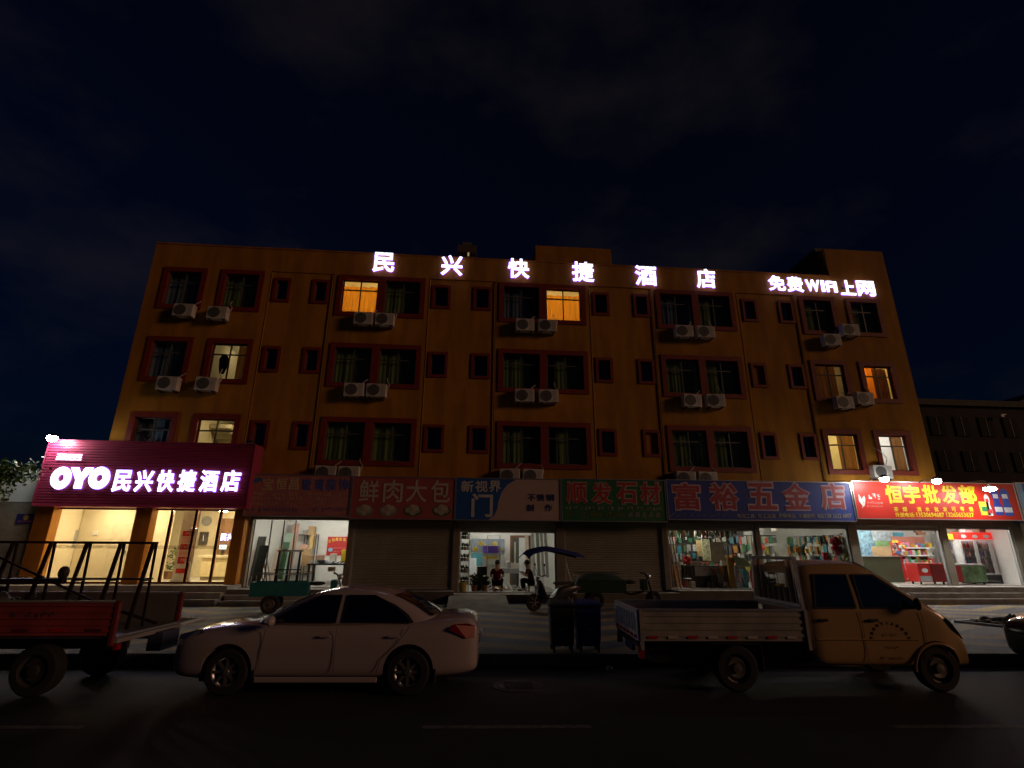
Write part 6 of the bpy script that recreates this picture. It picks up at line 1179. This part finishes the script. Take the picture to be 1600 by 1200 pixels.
def tricycle(lab, loc, rz, bm_, rack, cover):
    t = thing('cargo_tricycle', lab, 'tricycle', loc, rz, local=True)
    g = MB(); g.box(-.85, .75, -.5, .5, .48, .51); g.build('bed_floor', bm_, t)
    for a in ((-.85, .75, -.5, -.47), (-.85, .75, .47, .5), (-.85, -.82, -.469, .469), (.72, .75, -.469, .469)): g = MB(); g.box(*a, .511, .86); bev(g.build('bed_side', bm_, t), .006)
    for y in (-.49, .49): g = MB(); g.path([(-.84, y, .86), (-.84, y, 1.05), (-.78, y, 1.08), (.68, y, 1.08), (.74, y, 1.05), (.74, y, .86)], .014, 6); g.build('rail', STEEL, t)
    for x, y in ((-.25, -.45), (-.25, .45)): wheel(t, x, y, .27, .11, -1 if y < 0 else 1, mat('steel_rim', (.22, .20, .18), .45, .7), 0)
    wheel(t, 1.75, 0, .27, .09, -1, mat('steel_rim', (.22, .20, .18), .45, .7), 0)
    g = MB(); g.path([(.7, 0, .5), (1.0, 0, .42), (1.4, 0, .5), (1.55, 0, .85)], .04, 8); g.build('frame', IRON, t); g = MB(); g.path([(1.75, .07, .27), (1.62, .05, .8), (1.52, 0, 1.05), (1.42, -.3, 1.1)], .022, 6); g.path([(1.75, -.07, .27), (1.62, -.05, .8), (1.52, 0, 1.05), (1.42, .3, 1.1)], .022, 6); g.build('fork_and_handlebar', IRON, t)
    g = MB(); g.sphere((.95, 0, .8), .2, 10, (1.2, .8, .35)); g.build('saddle', BLACK, t, smooth=True); g = MB(); g.box(1.35, 1.55, -.2, .2, .55, .9); bev(g.build('leg_shield', bm_, t), .03); g = MB(); g.sphere((1.62, 0, .98), .09, 8); g.build('headlamp', ALU, t, smooth=True)
    if rack:
        RK = mat('rack_dark', (.03, .03, .035), .4, .5)
        for x in (-.25, .05, .35): g = MB(); g.bar((x, -.25, .52), (x+.02, 0, 1.72), .05, .04); g.build('rack_leg', RK, t); g = MB(); g.bar((x, .25, .52), (x+.02, .03, 1.72), .05, .04); g.build('rack_leg', RK, t)
        g = MB(); g.bar((-.3, .01, 1.74), (.45, .01, 1.74), .05, .05); g.build('rack_ridge', mat('grey_rail', (.3, .28, .27), .5), t); g = MB(); g.bar((-.3, -.13, 1.2), (.45, -.13, 1.2), .03, .03); g.build('rack_rail', RK, t)
    if cover:
        g = MB(); vs = []; nn = 10
        for i in range(nn+1):
            for j in range(nn+1): u, v = i/nn, j/nn; e = math.sin(math.pi*u)*math.sin(math.pi*v); vs.append((-.87+1.64*u, -.52+1.04*v, .87+.22*e**.6+CR_.uniform(-.02, .02)))
        g.add(vs, [(i*(nn+1)+j, (i+1)*(nn+1)+j, (i+1)*(nn+1)+j+1, i*(nn+1)+j+1) for i in range(nn) for j in range(nn)]); g.build('cover', mat('green_tarpaulin', (.03, .06, .04), .6), t, smooth=True)
    return t
tricycle('teal cargo tricycle with a glass rack before the glass shop', (-5.45, -3.6, ZP), rad(12), PTEAL, True, False)
tricycle('dark green covered cargo tricycle before the stone shop shutter', (4.55, -2.5, ZP), rad(-4), mat('dark_green_paint', (.015, .05, .03), .5), False, True)

def scooter(lab, loc, rz):
    t = thing('scooter', lab, 'scooter', loc, rz, local=True)      # local +x is the tail, front wheel at x = 0
    for x in (0, 1.25): wheel(t, x, 0, .26, .09, -1, mat('steel_rim', (.22, .20, .18), .45, .7), 6)
    g = MB(); g.path([(0, .06, .26), (.10, .06, .6), (.22, 0, .95)], .022, 6); g.path([(0, -.06, .26), (.10, -.06, .6), (.22, 0, .95)], .022, 6); g.build('fork', STEEL, t)
    g = MB(); R = []
    for x, zb, zt, w_ in ((.12, .45, .95, .16), (.28, .28, .9, .2), (.36, .24, .42, .2), (.62, .22, .36, .2), (.72, .24, .62, .19), (.95, .34, .72, .18), (1.35, .5, .76, .14), (1.55, .6, .76, .08)):
        R.append([(x, -w_, zb), (x, w_, zb), (x, w_, zt-.04), (x, w_*.7, zt), (x, -w_*.7, zt), (x, -w_, zt-.04)])
    g.ring(R); baked(g, 'body', mat('scooter_body', (.03, .03, .035), .3), t, 1)
    g = MB(); g.box(.70, 1.38, -.14, .14, .765, .85); bev(g.build('seat', BLACK, t), .04, 3); g = MB(); g.path([(.26, -.34, 1.06), (.24, -.1, 1.02), (.24, .1, 1.02), (.26, .34, 1.06)], .018, 6); g.build('handlebar', IRON, t); g = MB(); g.sphere((.15, 0, .92), .09, 8); g.build('headlamp', STEEL, t, smooth=True); g = MB(); g.box(1.52, 1.58, -.07, .07, .62, .7); g.build('tail_light', mat('tail_lens', (.30, .008, .01), .4), t)
    for s in (-1, 1): g = MB(); g.path([(.26, s*.3, 1.06), (.2, s*.38, 1.3)], .008, 5); g.sphere((.2, s*.4, 1.36), .07, 8, (.3, 1, .7)); g.build('mirror', BLACK, t)
    g = MB(); vs = []; n1, n2 = 12, 8
    for i in range(n1+1):
        for j in range(n2+1):
            u = i/n1; v = -1+2*j/n2; x = -.35+2.0*u; z = 1.78+.16*math.sin(min(1, u*2.2)*math.pi*.5)-.42*max(0, u-.35)**1.3-.14*v*v-(.10 if u == 0 else 0); vs.append((x, .48*v*(1-.25*u), z))
    g.add(vs, [(i*(n2+1)+j, (i+1)*(n2+1)+j, (i+1)*(n2+1)+j+1, i*(n2+1)+j+1) for i in range(n1) for j in range(n2)]); o = g.build('rain_canopy', cloth('canopy_cloth', (.05, .06, .22), .25), t, smooth=True); s_ = o.modifiers.new('s', 'SOLIDIFY'); s_.thickness = .008
    g = MB(); g.tube((.24, 0, 1.0), (.12, 0, 1.9), .014); g.build('canopy_post', STEEL, t); g = MB(); g.tube((1.3, 0, .8), (1.05, 0, 1.68), .014); g.build('canopy_post', STEEL, t)
scooter('dark scooter with a blue rain canopy before the workshop', (2.15, -3.55, ZP), rad(14))

# litter bins
def bin_(x, y, pm, lab, icon):
    t = thing('litter_bin', lab, 'bin', (x, y, ZP), rad(-3), local=True, group='pair of litter bins'); W = .235
    g = MB(); R = []
    for z, w_ in ((.10, .20), (.2, .215), (.72, W), (.78, W)): R.append([(-w_, -w_*.9, z), (w_, -w_*.9, z), (w_, w_*.9, z), (-w_, w_*.9, z)])
    g.ring(R); bev(g.build('body', pm, t), .03, 3)
    g = MB(); g.ring([[(-W-.02, -W-.0, .783), (W+.02, -W, .783), (W+.02, W, .783), (-W-.02, W, .783)], [(-W-.02, -W, .83), (W+.02, -W, .83), (W+.02, W, .86), (-W-.02, W, .86)], [(-W*.8, -W*.7, .87), (W*.8, -W*.7, .87), (W*.8, W*.8, .90), (-W*.8, W*.8, .90)]]); bev(g.build('lid', pm, t), .015); g = MB(); g.box(-W*.8, W*.8, -W-.018, -W-.0005, .79, .815); g.build('lid_handle', BLACK, t)
    g = MB(); 
    if icon == 'ring': R_ = [(.07*math.cos(a*.35), -.224, .46+.07*math.sin(a*.35)) for a in range(18)]; g.path(R_, .008, 4)
    else:
        for k in range(3): a = math.pi/2+k*2.094; b_ = a+1.6; g.bar((.085*math.cos(a), -.224, .45+.085*math.sin(a)), (.085*math.cos(b_), -.224, .45+.085*math.sin(b_)), .016, .006)
    g.build('icon', mat('pale_print', (.4, .4, .42), .6), t)
    for sx in (-1, 1): g = MB(); g.lathe([(.075, -.02), (.075, .02)], (sx*(W-.06), .17, .076), 'x', 14); g.build('wheel', RUBBER, t); g = MB(); g.box(sx*(W-.07)-.02, sx*(W-.07)+.02, -.19, -.15, .001, .11); g.build('foot', BLACK, t)
bin_(1.86, -10.15, mat('bin_dark', (.03, .04, .045), .45), 'dark grey wheeled litter bin, left of the blue one', 'ring'); bin_(2.36, -10.18, mat('bin_blue', (.012, .03, .24), .4), 'blue wheeled litter bin with a recycling mark', 'tri')
c_ = gr(1047, 940, ZP); g = MB(); g.lathe([(.17, 0), (.24, .18), (.23, .18), (.15, .02)], (c_.x, c_.y, ZP+.003), n=18); g.single('green_basin', mat('green_plastic', (.02, .16, .04), .4), 'green plastic basin on the pavement before the hardware shop', 'basin', smooth=True)
c_ = gr(952, 1050, .0); g = MB(); g.sphere((c_.x, c_.y, .05), .06, 6, (1.1, .8, .8)); g.single('litter', mat('crumpled_paper', (.5, .45, .42), .8), 'crumpled pale litter in the gutter left of the pickup', 'litter')
c_ = gr(755, 985, ZP); g = MB(); g.box(c_.x-.10, c_.x-.02, c_.y-.3, c_.y+.25, ZP+.002, ZP+.02); g.single('kerb_offcut', mat('pale_edging', (.5, .49, .46), .8), 'short pale strip lying on the pavement behind the sedan', 'strip')

# ================================================================ people in the workshop doorway
def person(lab, loc, rz, shirt, trousers, lean=0, arms='knees', hair=(.012, .01, .01)):
    t = thing('person', lab, 'person', loc, rz, local=True)     # seated on a low stool, facing local +y, hips at the origin
    def skin(name, nodes, edges, m_, parent, root=0, sub=2):
        me = bpy.data.meshes.new(name); me.from_pydata([n[:3] for n in nodes], edges, []); o = bpy.data.objects.new(name, me); col.objects.link(o); me.materials.append(m_)
        md = o.modifiers.new('skin', 'SKIN'); md.use_smooth_shade = True
        for i, n in enumerate(nodes): v = me.skin_vertices[0].data[i]; v.radius = (n[3], n[4] if len(n) > 4 else n[3]); v.use_root = i == root
        s = o.modifiers.new('s', 'SUBSURF'); s.levels = sub; s.render_levels = sub
        dg = bpy.context.evaluated_depsgraph_get(); dg.update(); nm = bpy.data.meshes.new_from_object(o.evaluated_get(dg)); bpy.data.objects.remove(o); nm.polygons.foreach_set('use_smooth', [True]*len(nm.polygons)); nm.name = name
        if not nm.materials: nm.materials.append(m_)
        o = bpy.data.objects.new(name, nm); col.objects.link(o); o.parent = parent; return o
    SK = mat('skin', (.42, .24, .16), .5, var=.06); y = lean
    N_ = [(0, 0, .03, .14, .11), (0, .02+y*.3, .18, .13, .10), (0, .04+y*.7, .36, .15, .11), (0, .05+y, .47, .11, .09), (0, .06+y*1.1, .55, .055, .055), (0, .09+y*1.25, .66, .09, .105), (0, .10+y*1.3, .74, .08, .09)]
    E_ = [(0, 1), (1, 2), (2, 3), (3, 4), (4, 5), (5, 6)]
    for s in (-1, 1):
        k = len(N_); fx = .17
        N_ += [(s*.17, .05+y, .45, .06), (s*.25, .10+y*.8, .24, .045), (s*.17, .32+y*.4, .20 if arms == 'knees' else .34, .036), (s*.11, .44+y*.3, .19 if arms == 'knees' else .40, .03)]
        E_ += [(3, k), (k, k+1), (k+1, k+2), (k+2, k+3)]
        k = len(N_); N_ += [(s*.09, .05, .0, .085), (s*.17, .40, .12, .062), (s*.15, .36, -.12, .05), (s*.15, .34, -.27, .035), (s*.16, .46, -.285, .03)]; E_ += [(0, k), (k, k+1), (k+1, k+2), (k+2, k+3), (k+3, k+4)]
    b = skin('body', N_, E_, SK, t)
    g = MB(); c_ = Vector((0, .09+y*1.28, .715)); g.sphere(c_+Vector((0, -.012, .02)), .105, 14, (.9, 1.02, 1.08)); g.build('hair', mat('black_hair', hair, .6, bump=.4, scale=30), b, smooth=True)
    T = [(0, 0, .05, .155, .125), (0, .02+y*.3, .18, .145, .115), (0, .04+y*.7, .36, .165, .125), (0, .05+y, .48, .10, .095)]; ET = [(0, 1), (1, 2), (2, 3)]
    for s in (-1, 1): k = len(T); T += [(s*.17, .05+y, .45, .075), (s*.24, .09+y*.85, .29, .062)]; ET += [(2, k), (k, k+1)]
    skin('shirt', T, ET, shirt, b); P_ = [(0, 0, .02, .15, .12)]; EP = []
    for s in (-1, 1): k = len(P_); P_ += [(s*.09, .05, .0, .10), (s*.17, .40, .12, .078), (s*.15, .36, -.10, .062), (s*.15, .345, -.22, .055)]; EP += [(0, k), (k, k+1), (k+1, k+2), (k+2, k+3)]
    skin('trousers', P_, EP, trousers, b)
    for s in (-1, 1):
        g = MB(); hx, hy, hz = s*.11, .44+y*.3, (.19 if arms == 'knees' else .40)
        for f in range(4): g.path([(hx+(f-1.5)*.017, hy+.02, hz), (hx+(f-1.5)*.019, hy+.07-.006*abs(f-1.5), hz-.01), (hx+(f-1.5)*.018, hy+.095-.01*abs(f-1.5), hz-.035)], .009, 6)
        g.path([(hx-s*.028, hy+.0, hz), (hx-s*.05, hy+.035, hz-.005), (hx-s*.05, hy+.06, hz-.02)], .0095, 6); g.build('fingers', SK, b, smooth=True)
        g = MB(); g.sphere((s*.16, .45, -.285), .06, 8, (.75, 1.7, .6)); g.build('shoe', BLACK, b, smooth=True); 
        g = MB(); g.sphere((s*.092, .085+y*1.26, .70), .022, 6, (.5, .8, 1.3)); g.build('ear', SK, b, smooth=True); g = MB(); g.sphere((s*.035, .09+y*1.28+.098, .715), .012, 6); g.build('eye', BLACK, b)
    g = MB(); g.sphere((0, .09+y*1.28+.112, .69), .018, 6, (.8, 1, 1.4)); g.build('nose', SK, b, smooth=True); g = MB(); g.sphere((0, .09+y*1.28+.10, .645), .022, 6, (1.2, .4, .35)); g.build('mouth', mat('lips', (.3, .1, .08), .5), b, smooth=True)
    return t
def low_stool(x, y, z0, h, lab):
    t = thing('stool', lab, 'stool', (x, y, z0)); g = MB(); g.box(x-.17, x+.17, y-.13, y+.13, z0+h-.03, z0+h); g.build('seat', WOOD, t)
    for sx in (-.13, .13):
        for sy in (-.09, .09): g = MB(); g.box(x+sx-.02, x+sx+.02, y+sy-.02, y+sy+.02, z0+.001, z0+h-.031); g.build('leg', WOOD, t)
c_ = at(776, 915, .55); px_ = c_.x
low_stool(px_, .45, DF, .21, 'low wooden stool under the person with back turned'); person('person in a dark red shirt seated with back turned in the workshop doorway', (px_, .45, DF+.32), rad(-8), cloth('dark_red_shirt', (.10, .012, .015), .05), cloth('black_trousers', (.012, .012, .016), .05), .06)
c_ = at(832, 915, .6); px_ = c_.x
low_stool(px_, .7, DF, .21, 'low wooden stool under the person at the workshop right side'); person('person in brown clothes seated sideways at the right of the workshop doorway', (px_, .7, DF+.32), rad(70), cloth('brown_shirt', (.10, .05, .035), .05), cloth('dark_trousers', (.02, .02, .024), .05), .10, 'raised')
ch = thing('folding_chair', 'dark folding chair between the plant stand and seated person', 'chair', (at(753, 915, 1.0).x, 1.0, DF)); x = at(753, 915, 1.0).x
g = MB(); g.box(x-.2, x+.2, .9, 1.25, DF+.42, DF+.46); g.build('seat', PBLK, ch); g = MB(); g.box(x-.2, x+.2, 1.25, 1.28, DF+.55, DF+.88); g.build('backrest', PBLK, ch)
for sx in (-.18, .18): g = MB(); g.bar((x+sx, 1.27, DF+.9), (x+sx, .9, DF+.002), .025, .025); g.build('leg', IRON, ch); g = MB(); g.bar((x+sx*.9, .95, DF+.42), (x+sx*.9, 1.3, DF+.002), .025, .025); g.build('leg', IRON, ch)
r_ = random.Random(31)
for i, (px, Y, h) in enumerate(((741, .55, .55), (748, .75, .62), (757, .5, .5))):
    c_ = at(px, 920, Y); t = thing('potted_shrub', '%s dark potted shrub on the workshop threshold left of the seated person' % ['leftmost', 'middle', 'rightmost'][i], 'plant', (c_.x, Y, DF), group='potted shrubs on the threshold')
    g = MB(); g.lathe([(.10, 0), (.13, .2), (.12, .2)], (c_.x, Y, DF+.023), n=14); g.build('pot', [PBROWN, PBLK, PBROWN][i], t); g = MB()
    for k in range(150):
        a = r_.uniform(0, 6.3); rr = r_.uniform(.0, .17); p_ = Vector((c_.x+rr*math.cos(a), Y+rr*math.sin(a), DF+.2+r_.uniform(0, h-.2))); u = Vector((r_.uniform(-1, 1), r_.uniform(-1, 1), r_.uniform(-.2, 1))).normalized()*.11; v_ = u.cross(Vector((.3, .8, .2))).normalized()*.03; g.add([p_, p_+u*.5+v_, p_+u, p_+u*.5-v_], [(0, 1, 2, 3)])
    o = g.build('leaves', mat('stand_leaf', (.03, .06, .025), .6, var=.4), t, fix=False); o['kind'] = 'stuff'
